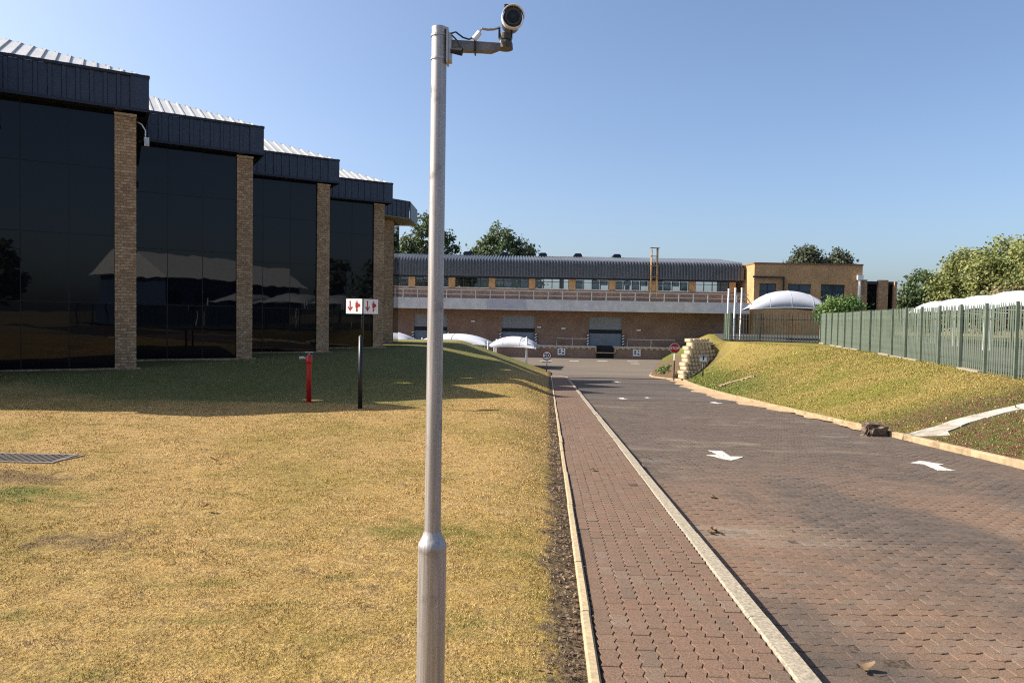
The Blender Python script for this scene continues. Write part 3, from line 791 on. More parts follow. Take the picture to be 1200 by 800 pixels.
mb = MB(); mb.prism([(YU + 9, 9.25), (YB + .5, 8.0), (YB + .5, 7.9), (YU + 9, 9.1)], (X0, 0, 0), (0, 1, 0), (0, 0, 1), (1, 0, 0), X1 - X0); mb.build('rear_roof', 'roof_grey', wh)
mb = MB(); mb.box(((X0 + X1) / 2, YU + 9, 9.28), (X1 - X0, .5, .1)); mb.build('ridge_cap', 'roof_grey', wh)
mb = MB(); mb.prism([(YU - .85, 6.15), (YU - .85, 7.6), (YU + 9, 9.15), (YU + 9, 8.9), (YU + .1, 7.2), (YU + .1, 6.15)], (X1 - .35, 0, 0), (0, 1, 0), (0, 0, 1), (1, 0, 0), .2); mb.build('roof_end', 'roof_grey', wh)
for px_ in (-10.6, -5.8, -1.1, 3.7, 8.1, 13.0):
    x = px_ ; mb = MB()
    mb.prism([(-.45, 0), (.45, 0), (.52, .3), (.32, .52), (-.32, .52), (-.52, .3)], (x, YU + 8.2, 9.2), (1, 0, 0), (0, 0, 1), (0, 1, 0), 1.6); mb.build('roof_ventilator', 'navy_dark', wh)
fl = MB(); fl.tube([(15.5, YU - 1.25, 4.2), (15.5, YU - 1.25, 9.45)], .09, 8); fl.build('flue', 'bronze', wh, True)
fl = MB(); fl.tube([(16.15, YU - 1.25, 4.2), (16.15, YU - 1.25, 9.6)], .11, 8); fl.build('flue', 'bronze', wh, True)
fl = MB(); fl.box((15.83, YU - 1.25, 9.62), (1.05, .4, .08)); 
for z in (5.0, 6.4, 7.6, 8.7): fl.box((15.83, YU - 1.2, z), (.9, .3, .07))
fl.build('flue_bracket', 'bronze', wh)

# ------------------------------------------------------------------ brick annex on the upper terrace
an = thing('brick_annex', (32, 80, .3), 'flat-roofed orange brick annex with blue tinted windows behind the front fence', 'building')
AX0, AX1, AY = 26.3, 38.1, 78.4
def bxa(name, mat, x0, x1, y0, y1, z0, z1, parent=an): return bxw(name, mat, x0, x1, y0, y1, z0, z1, parent)
wins = [(26.9, 28.75), (30.0, 32.55), (33.6, 36.25)]; wz0, wz1 = 3.3, 5.75
xs_ = [AX0] + [q for w_ in wins for q in w_] + [AX1]
for i in range(0, len(xs_), 2): bxa('wall', 'brick_orange', xs_[i], xs_[i + 1], AY, AY + .3, -.3, 7.85)
for a, b in wins:
    bxa('wall', 'brick_orange', a, b, AY + .002, AY + .3, -.3, wz0); bxa('wall', 'brick_orange', a, b, AY + .002, AY + .3, wz1, 7.849)
    w_ = bxa('window', 'frame', a, b, AY + .2, AY + .26, wz0, wz1)
    for k in range(2):
        xa = a + (b - a) / 2 * k; bxa('pane', 'winblue', xa + .06, xa + (b - a) / 2 - .06, AY + .17, AY + .199, wz0 + .06, wz1 - .85, w_)
        bxa('pane', 'winblue', xa + .06, xa + (b - a) / 2 - .06, AY + .17, AY + .199, wz1 - .78, wz1 - .06, w_)
bxa('side_wall', 'brick_orange', AX0, AX0 + .3, AY + .3, AY + 14, -2.8, 7.85); bxa('side_wall', 'brick_orange', AX1 - .3, AX1, AY + .3, AY + 14, -.3, 7.85)
bxa('rear_wall', 'brick_orange', AX0, AX1, AY + 14, AY + 14.3, -.3, 7.85)
bxa('coping', 'soil_brown', AX0 - .05, AX1 + .05, AY - .05, AY + 14.3, 7.852, 8.02)
bxa('string_course', 'brick', AX0 - .04, 29.6, AY - .06, AY - .002, 6.12, 6.28)
mb = MB(); mb.tube([(AX0 - .2, AY - .2, 6.45), (29.45, AY - .2, 6.45), (29.45, AY - .2, 3.2)], .11, 8); mb.build('flue', 'dark', an)
mb = MB(); mb.tube([(37.7, AY - .2, 2.2), (37.7, AY - .2, 6.35)], .16, 10); mb.box((37.7, AY - .2, 6.55), (.62, .5, .5)); mb.build('downpipe', 'white', an)
for a, b, t_ in ((38.1, 38.7, 6.35), (40.0, 41.0, 6.35), (41.7, 41.95, 6.2)): bxa('brick_pier', 'brick', a + .003, b, AY + .1, AY + .6, -.3, t_)
bxa('dark_glazing', 'glass', 38.7, 41.8, AY + .65, AY + .7, -.3, 5.9); bxa('fascia', 'navy', 38.4, 42.1, AY + .3, AY + 8, 5.9, 6.2)
bxa('side_wall', 'brick', 41.5, 41.8, AY + .7, AY + 8, -.3, 5.9)

# ------------------------------------------------------------------ palisade fences
def pale_mesh(mat, h=1.95, w=.047):
    prof = [(-w / 2, .012), (-w / 6, -.012), (w / 6, -.012), (w / 2, .012)]
    v = [(x, y, 0) for x, y in prof] + [(x, y, h - (.0 if abs(x) < w / 3 else .0)) for x, y in prof] + [(-w / 2, .012, h), (0, -.006, h + .10), (w / 2, .012, h)]
    f = [(0, 1, 5, 4), (1, 2, 6, 5), (2, 3, 7, 6), (4, 5, 9), (5, 6, 9), (6, 7, 9)]
    v2 = [(x, y + .004, z) for x, y, z in v]; n = len(v)
    f2 = [tuple(i + n for i in q[::-1]) for q in f]
    me = bpy.data.meshes.new('pale'); me.from_pydata(v + v2, [], f + f2); me.materials.append(M[mat]); me.update(); return me
def fence(name, pts, zf, label, mat, spacing=.165, post=2.05, joined=False, plinth=False, H=1.95):
    root = thing(name, (pts[0][0], pts[0][1], zf(*pts[0])), label, 'fence')
    pm = pale_mesh(mat, H); jb = MB()
    for a, b in zip(pts[:-1], pts[1:]):
        a = Vector((*a, 0)); b = Vector((*b, 0)); L = (b - a).length; d = (b - a) / L; nrm = Vector((d.y, -d.x, 0))
        n = int(L / spacing)
        for k in range(n):
            p = a + d * (spacing * (k + .5)); z = zf(p.x, p.y) + .03
            m = frame_m((p.x, p.y, z), d, -nrm) @ Matrix.Rotation(random.gauss(0, .012), 4, 'Y') @ Matrix.Rotation(random.gauss(0, .02), 4, 'Z')
            if joined: jb.add([m @ v.co for v in pm.vertices], [tuple(q.vertices) for q in pm.polygons])
            else: shared('pale', pm, m, root)
        npst = max(1, int(round(L / post)))
        for k in range(npst + 1):
            p = a + d * (L * k / npst) + nrm * .045; z = zf(p.x, p.y)
            mb = MB(); mb.box((p.x, p.y, z + .98), (.075, .075, 2.16), math.atan2(d.y, d.x)); mb.build('post', mat, root)
        for hz in (.3, 1.6):
            mb = MB()
            for k in range(npst):
                p = a + d * (L * k / npst) - nrm * .03; q = a + d * (L * (k + 1) / npst) - nrm * .03
                mb.tube([(p.x, p.y, zf(p.x, p.y) + hz), (q.x, q.y, zf(q.x, q.y) + hz)], .026, 4)
            mb.build('rail', 'palisade_dark', root)
        if plinth:
            for k in range(npst):
                mb = MB(); p = a + d * (L * k / npst); q = a + d * (L * (k + 1) / npst - .3)
                if random.random() < .3: continue
                z = min(zf(p.x, p.y), zf(q.x, q.y)); mb.span(p, q, .25, z - .25, z + .045 + random.uniform(0, .04)); mb.build('footing', 'kerb', root)
    if joined: o = jb.build('pale_run', mat, root); o['kind'] = 'stuff'
    return root
zt_f = lambda x, y: float(bank_z(x, y))
fence('palisade_fence', [(21.2, 49.2), (13.35, 18.9), (11.9, 12.5)], zt_f, 'long pale green palisade fence along the top of the right grass bank', 'palisade', plinth=True)
fence('palisade_fence', [(15.8, 51.7), (21.1, 49.3)], zt_f, 'short dark palisade fence facing the road in front of the white carport', 'palisade_dark', spacing=.19)
fence('palisade_fence', [(17.2, 58.0), (15.75, 51.8)], zt_f, 'green palisade side return beside the three white carport posts', 'palisade', spacing=.19)
fence('palisade_fence', [(11.9, 12.4), (11.0, -2), (10.6, -22)], zt_f, 'palisade fence behind the viewer, mirrored in the dark office glass', 'palisade_dark', joined=True)

# ------------------------------------------------------------------ shade-cloth carports
def carport(a, d, e, z0, zc, rise, label, posts=(0, 1), group=None, grey=False, nseam=2, dome=.55):
    "a: corner of the low edge, d: span vector of the arch, e: depth vector, z0 ground, zc corner height"
    a = Vector((a[0], a[1], 0)); d = Vector((*d, 0)); e = Vector((*e, 0))
    root = thing('carport', (a.x, a.y, z0), label, 'carport', group)
    def pt(u, v, o=0.):
        h = zc + rise * max(math.sin(math.pi * u), 0) ** .8 * max(math.sin(math.pi * v), 0) ** dome + .12 * rise * (math.sin(math.pi * u) + math.sin(math.pi * v)) * (1 - math.sin(math.pi * u) * math.sin(math.pi * v))
        pin = .10 * math.sin(math.pi * v)         # edges pulled in between corners
        uu = u + pin * (.5 - u) * (abs(u - .5) * 2) ** 3
        vv = v + .12 * math.sin(math.pi * u) * (.5 - v) * (abs(v - .5) * 2) ** 2
        p = a + d * uu + e * vv; return Vector((p.x, p.y, h + o))
    nu, nv = 18, 10
    top = [[pt(i / nu, j / nv) for i in range(nu + 1)] for j in range(nv + 1)]
    mb = MB(); mb.grid(top); ob = mb.build('sail', 'pvc_grey' if grey else 'pvc', root, True)
    sm = ob.modifiers.new('thick', 'SOLIDIFY'); sm.thickness = .012
    for k in range(1, nseam + 1):
        u = k / (nseam + 1); mb = MB(); mb.tube([pt(u, j / nv, .012) for j in range(nv + 1)], .014, 5); mb.build('seam', 'pvc_grey', ob)
    for v in (0, 1):
        mb = MB(); mb.tube([pt(i / nu, v, -.02) for i in range(nu + 1)], .03, 6); mb.build('hem', 'pvc', ob)
        mb = MB(); mb.tube([pt(v, i / nv, -.02) for i in range(nv + 1)], .03, 6); mb.build('hem', 'pvc', ob)
    mb = MB(); mb.tube([pt(.02 + .96 * i / 12, .5, -.10) for i in range(13)], .05, 6); mb.build('arch_beam', 'white', root)
    for u in posts:
        for v in (.0, 1.):
            p = pt(u, v); mb = MB(); mb.tube([(p.x, p.y, z0 - .1), (p.x, p.y, p.z + .35)], .06, 8); mb.build('post', 'white', root)
    return root
Z = lambda x, y: float(bank_z(x, y))
ct = carport((18.3, 55.4), (6.3, -1.0), (1.0, 5.2), .15, 2.55, 1.55, 'domed pale grey carport sail standing behind the short dark fence', posts=(1,), grey=True, nseam=3)
for k, (x, y, h) in enumerate(((17.45, 54.9, 4.15), (17.35, 56.2, 4.2), (17.25, 57.6, 4.2))):
    mb = MB(); mb.tube([(x, y, -.1), (x + .06, y, h - .12)], .065, 10); mb.tube([(x + .06, y, h - .12), (x + .062, y, h)], .08, 10); mb.build('post', 'white', ct)
    mb = MB(); mb.tube([(x + .06, y, h - .3), (x + .9, y + .2, 2.9)], .035, 6); mb.build('stay', 'steel', ct)
names = ['white carport sail behind the long fence, cut by the right edge of the photo', 'largest wholly visible white carport sail behind the long fence',
         'second largest white carport sail in the row behind the long fence', 'middle white carport sail of the row behind the long fence',
         'second farthest white carport sail behind the long fence', 'farthest and smallest white carport sail of the row behind the long fence']
dirv = Vector((2.75, 7.2)); P0 = Vector((21.0, 25.9))
for k in range(6):
    p = P0 + dirv * k; carport(p, (4.6, -1.75), dirv * .84, .2, 2.55, 1.15, names[k], posts=(0,), nseam=2, dome=.85, group='white carport row')
for k in range(1, 6):
    p = P0 - dirv * k * .0 + Vector((-.9 * k, -7.4 * k)); carport(p, (5.2, -.6), (.9 * .96, 7.4 * .96), .2, 2.62, 1.05, 'white carport sail behind the viewer, seen only mirrored in the office glass', posts=(0,), group='mirrored carports')
carport((-8.4, 60), (6.4, -.4), (.6, 5.2), YARD, -.75, .85, 'long white carport sail in the yard, left of the grey camera pole', posts=(1,), nseam=1)
carport((-2.3, 60.2), (4.3, -.9), (.7, 5.0), YARD, -.95, .9, 'white carport sail in the yard beside the lone white post', posts=(0,), nseam=2)
carport((-14.6, 60.4), (5.9, -.2), (.5, 5.2), YARD, -.75, 1.0, 'white carport sail in the yard mostly hidden behind the office block', posts=(1,), nseam=1)
yp = thing('white_post', (1.22, 60.0, YARD), 'lone white steel post at the end of the yard carport', 'post')
mb = MB(); mb.tube([(1.22, 60, YARD - .1), (1.22, 60, -.12)], .10, 10); mb.build('shaft', 'white', yp, True)
mb = MB(); mb.tube([(1.22, 60, -.14), (1.22, 60, -.02)], [.11, .03], 10); mb.build('cap', 'white', yp, True)
mb = MB(); mb.tube([(1.22, 60, -.15), (.2, 60.6, -.9)], .02, 5); mb.tube([(1.22, 60, -.15), (2.0, 59.4, -1.0)], .02, 5); mb.build('stay', 'steel', yp)

# ------------------------------------------------------------------ trees and shrubs
def foliage(name, lobes, n, size, mat, parent, clump=26, csize=.16, squash=.8):
    "leaf quads gathered in clumps through the lobes; a lobe is (centre, radii)"
    vol = np.array([r[0] * r[1] * r[2] for c, r in lobes]) ** .67; vol /= vol.sum()
    nc = max(1, n // clump); V = []; rn = []
    which = rng.choice(len(lobes), nc, p=vol)
    C = np.array([lobes[i][0] for i in which], float); Rr = np.array([lobes[i][1] for i in which], float)
    d = rng.normal(size=(nc, 3)); d /= np.linalg.norm(d, axis=1)[:, None]
    rad = rng.uniform(.35, 1., nc) ** .45 * rng.uniform(.82, 1.14, nc)
    cen = C + d * Rr * rad[:, None]
    mean_r = np.mean([min(r) for c, r in lobes])
    cs = csize * mean_r * rng.uniform(.6, 1.5, nc)
    P = np.repeat(cen, clump, 0) + rng.normal(size=(nc * clump, 3)) * np.repeat(cs, clump)[:, None] * np.array([1, 1, squash])
    N = len(P); out = np.repeat(d, clump, 0) * .6 + rng.normal(size=(N, 3)) * .7 + np.array([0, 0, .35]); out /= np.linalg.norm(out, axis=1)[:, None]
    t = np.cross(out, rng.normal(size=(N, 3))); t /= np.linalg.norm(t, axis=1)[:, None]; b = np.cross(out, t)
    s = size * rng.uniform(.55, 1.35, N)[:, None]
    V = np.stack([P - t * s, P + b * s * .55, P + t * s, P - b * s * .55], 1).reshape(-1, 3)
    rn = np.repeat(np.clip(np.repeat(rng.uniform(0, 1, nc), clump) * .6 + rng.uniform(0, 1, N) * .4, 0, 1), 4)
    V = V - np.array(parent_loc(parent))
    return raw(name, V, np.arange(N * 4).reshape(-1, 4), mat, None, rn, parent=parent)
def tree(x, y, z, trunk_h, lobes, n, size, mat, label, group=None, name='tree', r0=.3, cat='tree', **kw):
    root = thing(name, (x, y, z), label, cat, group)
    L = [((x + c[0], y + c[1], z + c[2]), r) for c, r in lobes]
    mb = MB(); top = L[0][0]
    mb.tube([(x, y, z - .3), (x + .05, y, z + trunk_h * .5), (x * .7 + top[0] * .3, y * .7 + top[1] * .3, z + trunk_h)], [r0, r0 * .8, r0 * .62], 8)
    base = Vector((x * .7 + top[0] * .3, y * .7 + top[1] * .3, z + trunk_h - .1))
    for c, r in L:
        c = Vector(c); mb.tube([base, base.lerp(c, .5) + Vector((random.uniform(-.2, .2), 0, .15)), c], [r0 * .5, r0 * .3, r0 * .1], 6)
        for k in range(3):
            e = c + Vector((random.uniform(-.7, .7) * r[0], random.uniform(-.7, .7) * r[1], random.uniform(0, .7) * r[2])); mb.tube([base.lerp(c, .7), e], [r0 * .22, r0 * .05], 5)
    mb.build('trunk', 'bark', root)
    foliage('crown', L, n, size, mat, root, **kw)
    return root
G2 = 'trees behind the warehouse roof'
tree(-14.2, 112, -2.6, 7, [((.2, 0, 15.6), (2.2, 2.2, 4.6)), ((-2.4, 0, 12.5), (2.2, 2.4, 4.0)), ((3.0, .5, 13.6), (2.3, 2.2, 3.8)), ((-5.0, 0, 11.5), (1.7, 1.8, 3.2)), ((5.2, 0, 11.4), (1.6, 1.6, 2.6)), ((0, 0, 10.5), (5.6, 3, 4.0))], 18000, .27, 'leaf_dark', 'tall jagged dark green tree behind the warehouse, beside the office end', G2, r0=.45)
tree(-1.9, 114, -2.6, 7, [((-.3, 0, 14.2), (3.4, 3.2, 4.2)), ((-3.4, 0, 12.2), (2.3, 2.4, 3.8)), ((3.4, 0, 12.0), (2.6, 2.4, 3.8)), ((.3, 0, 9.5), (5.4, 3.6, 3.6)), ((4.9, 0, 10.0), (1.8, 1.6, 2.6)), ((-4.6, 0, 9.8), (1.4, 1.6, 2.4))], 19000, .27, 'leaf_dark', 'domed dark green tree behind the warehouse roof, right of the camera pole', G2, r0=.45)
tree(-7.4, 116, -2.6, 7, [((0, 0, 11.0), (1.2, 1.2, 2.4)), ((1.3, 0, 9.8), (1.5, 1.2, 1.8)), ((-1.2, 0, 9.4), (1.2, 1.2, 1.8))], 2400, .28, 'leaf_dark', 'small tree top between the two big trees behind the warehouse', G2)
tree(51.5, 120, .2, 8, [((-3.0, 0, 11.8), (2.2, 2.2, 2.4)), ((2.6, 0, 11.3), (2.3, 2.2, 2.1)), ((-.2, 0, 10.2), (2.6, 2.2, 1.8)), ((-4.6, 0, 9.8), (1.4, 1.6, 1.8)), ((4.6, 0, 9.6), (1.3, 1.4, 1.6)), ((.4, 0, 8.6), (5, 2.6, 1.6))], 12000, .25, 'leaf_grey', 'grey-green gum tree rising behind the brick annex roof', None, r0=.45, csize=.2)
G3 = 'trees beyond the carport row'
tree(49.6, 87, 0, 2.2, [((0, 0, 5.2), (2.6, 2.6, 2.9)), ((-1.6, 0, 3.6), (1.9, 2, 2.4)), ((2.2, 0, 4.4), (2.0, 2, 2.6)), ((.6, 0, 2.4), (3, 2.4, 1.9))], 15000, .20, 'leaf_dark', 'dark green tree next to the lower end of the brick annex', G3)
tree(48.0, 76, 1.0, 2.4, [((0, 0, 5.6), (2.4, 2.4, 3.0)), ((-2.0, 0, 3.9), (1.8, 2, 2.6)), ((1.8, 0, 6.4), (1.6, 1.8, 2.3)), ((.6, 0, 2.6), (3.2, 2.4, 2.2))], 15000, .18, 'leaf_olive', 'olive tree right of the dark green tree beyond the carports', G3)
tree(46.6, 67, 1.4, 2.4, [((.3, 0, 6.2), (2.6, 2.6, 2.5)), ((-2.3, 0, 4.6), (1.8, 2, 2.5)), ((2.3, 0, 5.2), (2.2, 2.2, 2.6)), ((0, 0, 2.8), (3.6, 2.4, 2.4))], 17000, .165, 'leaf_olive', 'broad yellow-green tree above the farther carport sails', G3)
tree(46.0, 60, 1.7, 2.2, [((0, 0, 6.6), (2.6, 2.6, 2.3)), ((-2.3, 0, 4.8), (2.0, 2, 2.4)), ((2.6, 0, 5.6), (2.3, 2.2, 2.5)), ((0, 0, 2.8), (3.6, 2.4, 2.4))], 17000, .15, 'leaf_olive', 'tall yellow-green tree at the right edge above the carports', G3)
tree(42.5, 61, 0, 1.4, [((0, 0, 3.4), (2.2, 2, 2.0)), ((2.2, 0, 3.2), (2.0, 2, 1.7)), ((-1.8, 0, 2.4), (1.6, 1.6, 1.5))], 9000, .13, 'leaf_dry', 'brownish half-bare bush tree in front of the yellow-green trees', G3, r0=.14, clump=16)
tree(23.9, 52.5, .6, .6, [((0, 0, 2.1), (1.0, .9, .95)), ((-.9, 0, 1.7), (.8, .8, .9)), ((1.1, .2, 2.1), (.85, .8, .9)), ((.2, 0, 1.0), (1.5, .9, .9))], 6500, .09, 'leaf_shrub', 'bright green leafy shrub at the corner where the fences meet', None, 'shrub', .07, 'shrub', csize=.22)
tree(11.0, 51.6, -2.3, .15, [((0, 0, .3), (.5, .8, .3)), ((.5, 1.2, .35), (.5, .8, .35))], 900, .07, 'leaf_shrub', 'low green ground cover on the bare slope past the stop sign', None, 'low_shrub', .03, 'shrub')
for k, (x, y, h) in enumerate(((36, 2, 8.5), (12, -40, 9), (44, -16, 10))):
    tree(x, y, 0, 2.5, [((0, 0, h * .68), (3, 3, h * .3)), ((-2.4, .8, h * .5), (2.2, 2.2, h * .26)), ((2.4, -.6, h * .52), (2.3, 2.2, h * .27))], 2600, .42, 'leaf_dark', 'dark tree behind the viewer, mirrored in the office glass', 'mirrored trees')

# ------------------------------------------------------------------ retaining wall of round-nosed blocks
rw = thing('retaining_wall', (12.5, 49, -1.5), 'stepped retaining wall of round buff concrete blocks at the end of the bank', 'wall')
wa, wc = Vector((*WA, 0)), Vector((*WC, 0)); wd = (wc - wa).normalized(); wnrm = Vector((wd.y, -wd.x, 0)); WLn = (wc - wa).length
def block_mesh():
    w, dpt, h = .31, .40, .225
    poly = [(-w / 2, -dpt)] + [(w / 2 * math.sin(t), .17 * math.cos(t)) for t in np.linspace(-1.35, 1.35, 8)] + [(w / 2, -dpt)]
    mb = MB(); mb.prism(poly, (0, 0, 0), (1, 0, 0), (0, 1, 0), (0, 0, 1), h)
    me = bpy.data.meshes.new('block'); me.from_pydata(mb.v, [], mb.f); me.materials.append(M['block']); me.update(); return me
bm_ = block_mesh()
for r in range(11):
    zb = -2.5 + r * .26
    for k in range(14):
        t = (k + (.5 if r % 2 else 0)) * .385 + r * .30
        if t > WLn: continue
        p = wa + wd * t - wnrm * (r * .15 - .35)
        g = float(bank_z(p.x + wnrm.x * .25, p.y + wnrm.y * .25))
        if zb + .2 < g or zb > .12: continue
        m = frame_m((p.x + random.gauss(0, .015), p.y + random.gauss(0, .015), zb), -wd, wnrm) @ Matrix.Rotation(random.gauss(0, .05), 4, 'Z')
        shared('block', bm_, m, rw)

# ------------------------------------------------------------------ camera pole in the foreground
PX, PY = -.322, 3.0
gz = float(lawn_z(PX, PY))
pole = thing('camera_pole', (PX, PY, gz), 'tall grey steel pole with a thicker base sleeve in the foreground', 'pole')
mb = MB(); mb.tube([(PX, PY, gz - .2), (PX, PY, .60), (PX, PY, .655)], .0595, 40, False); mb.build('base_sleeve', 'pole', pole, True)
mb = MB(); prof = [(.655, .0595), (.665, .0607), (.678, .0607), (.69, .058), (.705, .050), (.722, .0415), (.738, .0365), (.745, .0355)]
mb.tube([(PX, PY, z) for z, r in prof], [r for z, r in prof], 40, False); mb.build('collar', 'pole', pole, True)
mb = MB(); mb.tube([(PX, PY, .74), (PX, PY, 1.6), (PX, PY, 2.828)], [.0345, .0333, .0312], 36, False); mb.build('shaft', 'pole', pole, True)
mb = MB(); mb.tube([(PX, PY, 2.822), (PX, PY, 2.834)], .0316, 36); mb.build('top_cap', 'pole', pole)
mb = MB(); mb.box((PX + .036, PY - .004, 2.755), (.008, .06, .14)); mb.box((PX + .046, PY - .004, 2.75), (.014, .05, .11)); mb.build('mounting_plate', 'steel', pole)
for dz in (.045, -.05):
    mb = MB(); mb.tube([(PX, PY, 2.755 + dz - .004), (PX, PY, 2.755 + dz + .004)], .0345, 32); mb.build('band_clamp', 'steel', pole)
arm = MB(); ax0, ax1 = PX + .05, PX + .265
arm.prism([(0, -.018), (.13, -.02), (.165, -.022), (.215, -.002), (.215, .012), (0, .022)], (ax0, PY - .022, 2.757), (1, 0, 0), (0, 0, 1), (0, 1, 0), .036); arm.build('arm', 'arm_grey', pole)
mb = MB(); mb.tube([(PX + .052, PY - .03, 2.733), (PX + .098, PY - .035, 2.725)], [.012, .016], 12); mb.build('cable_gland', 'dark', pole)
mb = MB(); mb.tube([(PX + .05, PY - .03, 2.80), (PX + .07, PY - .035, 2.805), (PX + .10, PY - .03, 2.785), (PX + .125, PY - .03, 2.778), (PX + .15, PY - .032, 2.79)], .0035, 6)
mb.tube([(PX + .055, PY - .04, 2.79), (PX + .075, PY - .042, 2.77), (PX + .092, PY - .04, 2.735)], .0035, 6); mb.build('cable', 'black', pole)
mb = MB(); mb.tube([(PX + .145, PY - .03, 2.778), (PX + .168, PY - .03, 2.806)], [.012, .011], 10); mb.build('connector', 'white', pole)
mb = MB(); mb.tube([(PX + .168, PY - .03, 2.806), (PX + .175, PY - .03, 2.822), (PX + .20, PY - .02, 2.822), (PX + .225, PY - .01, 2.828), (PX + .25, PY, 2.84)], .005, 6); mb.build('cable', 'steel', pole)
mb = MB(); mb.tube([(PX + .151, PY - .024, 2.732), (PX + .148, PY - .024, 2.782)], .0035, 6); mb.box((PX + .149, PY - .004, 2.757), (.006, .05, .054)); mb.build('cable_tie', 'black', pole)
cc = thing('security_camera', (PX + .285, PY, 2.76), 'round bullet security camera on the arm at the top of the pole', 'security camera')
cx, cz = PX + .292, 2.872
mb = MB(); mb.tube([(cx - .018, PY, 2.752), (cx - .018, PY, 2.775), (cx - .018, PY, 2.79)], [.031, .029, .022], 20); mb.tube([(cx - .018, PY, 2.788), (cx - .018, PY, 2.812)], .026, 20); mb.build('mount', 'dark_metal', cc)
for dx in (-.044, .006):
    mb = MB(); mb.box((cx + dx, PY, 2.815), (.008, .03, .035)); mb.build('yoke', 'black', cc)
mb = MB(); ax = Vector((.1, -1, -.12)).normalized(); c0 = Vector((cx, PY + .07, cz + .008))
def along(t): return c0 + ax * t
mb.tube([along(-.01), along(.0), along(.10), along(.115)], [.028, .038, .039, .037], 28); mb.build('body', 'dark_metal', cc, True)
mb = MB(); mb.tube([along(.09), along(.128)], [.0432, .0432], 28, False); ob = mb.build('sunshield', 'white', cc, True); sm = ob.modifiers.new('thick', 'SOLIDIFY'); sm.thickness = .003
mb = MB(); mb.tube([along(.112), along(.123)], [.034, .033], 24); mb.build('face_ring', 'dark_metal', cc)
mb = MB(); mb.tube([along(.122), along(.127)], [.026, .024], 24); mb.build('lens_window', 'glass', cc)
mb = MB(); mb.tube([along(.126), along(.1285)], [.012, .011], 16); mb.build('lens', 'black', cc)
mb = MB(); mb.box(along(.05) + Vector((-.005, 0, .045)), (.05, .09, .012)); mb.build('hood', 'black', cc)

# ------------------------------------------------------------------ fire hydrant and its sign
hx, hy = -4.50, 15.9; hz = float(lawn_z(hx, hy))
hy_t = thing('fire_hydrant', (hx, hy, hz), 'slim red fire hydrant standpipe on the lawn', 'hydrant')
ht = .73
mb = MB(); mb.tube([(hx, hy, hz - .1), (hx, hy, ht - .5), (hx, hy, ht - .2), (hx, hy, ht - .12)], [.056, .056, .06, .062], 16); mb.build('standpipe', 'red', hy_t, True)
mb = MB(); mb.tube([(hx, hy, ht - .20), (hx, hy, ht - .17), (hx, hy, ht - .06), (hx, hy, ht - .02), (hx, hy, ht)], [.066, .074, .072, .05, .025], 16); mb.build('valve_body', 'red', hy_t, True)
mb = MB(); mb.tube([(hx, hy, ht - .01), (hx, hy, ht + .05)], .012, 8); mb.build('spindle', 'steel', hy_t)
mb = MB(); mb.tube([(hx + .09 * math.cos(t), hy + .09 * math.sin(t), ht + .05) for t in np.linspace(0, 2 * math.pi, 17)], .008, 6, False); mb.tube([(hx - .09, hy, ht + .05), (hx + .09, hy, ht + .05)], .007, 6); mb.build('handwheel', 'steel', hy_t)
mb = MB(); mb.tube([(hx - .06, hy - .02, ht - .09), (hx - .13, hy - .03, ht - .07), (hx - .165, hy - .03, ht - .08)], [.034, .036, .036], 10); mb.tube([(hx - .165, hy - .03, ht - .08), (hx - .2, hy - .03, ht - .085)], [.044, .04], 10); mb.build('outlet', 'steel', hy_t, True)
mb = MB(); mb.tube([(hx, hy, hz - .02), (hx, hy, hz + .015)], .13, 16); mb.build('flange', 'red', hy_t)

sx, sy_ = -3.06, 14.5; sz = float(lawn_z(sx, sy_))
sp = thing('hydrant_sign', (sx, sy_, sz), 'black post with two angled white panels showing a red arrow and hydrant', 'sign')
mb = MB(); mb.tube([(sx, sy_, sz - .2), (sx, sy_, 1.2)], .046, 12); mb.tube([(sx + .02, sy_ + .04, 1.15), (sx + .02, sy_ + .04, 1.95)], .03, 10); mb.build('post', 'black', sp, True)
mb = MB(); mb.tube([(sx, sy_, 1.19), (sx, sy_, 1.22)], [.046, .02], 12); mb.build('post_cap', 'black', sp)
def sign_panel(hinge, dirx, label_z):
    d = Vector(dirx).normalized(); n = Vector((d.y, -d.x, 0)); w, h = .40, .30; z0 = label_z
    if n.y > 0: n = -n
    o = Vector(hinge)
    mb = MB(); mb.prism([(0, 0), (w, 0), (w, h), (0, h)], o + Vector((0, 0, z0)), d, (0, 0, 1), -n, .008); p = mb.build('panel', 'sign_white', sp)
    mb = MB(); mb.prism([(-.006, -.008), (w + .004, -.008), (w + .004, h + .008), (-.006, h + .008)], o + Vector((0, 0, z0)) - n * .0095, d, (0, 0, 1), -n, .012); mb.build('backing', 'black', p)
    x = d if d.x > 0 else -d; ox = o + Vector((0, 0, z0)) + n * .0015 if d.x > 0 else o + d * w + Vector((0, 0, z0)) + n * .0015
    def flat(poly, nm):
        mb = MB(); mb.prism(poly, ox, x, (0, 0, 1), n, .002); mb.build(nm, 'sign_red', p)
    flat([(.088, .26), (.088, .105), (.05, .155), (.04, .13), (.10, .05), (.16, .13), (.15, .155), (.112, .105), (.112, .26)], 'arrow')
    flat([(.235, .21), (.235, .13), (.245, .115), (.29, .115), (.30, .13), (.30, .145), (.345, .145), (.345, .20), (.30, .20), (.30, .215), (.29, .23), (.245, .23)], 'hydrant_symbol')
    flat([(.25, .105), (.285, .105), (.285, .045), (.25, .045)], 'hydrant_symbol'); flat([(.245, .245), (.29, .245), (.29, .258), (.245, .258)], 'hydrant_symbol')
sign_panel((sx + .03, sy_ - .05, 0), (-.9, .42, 0), 1.655)
sign_panel((sx + .065, sy_ - .05, 0), (.56, .83, 0), 1.655)

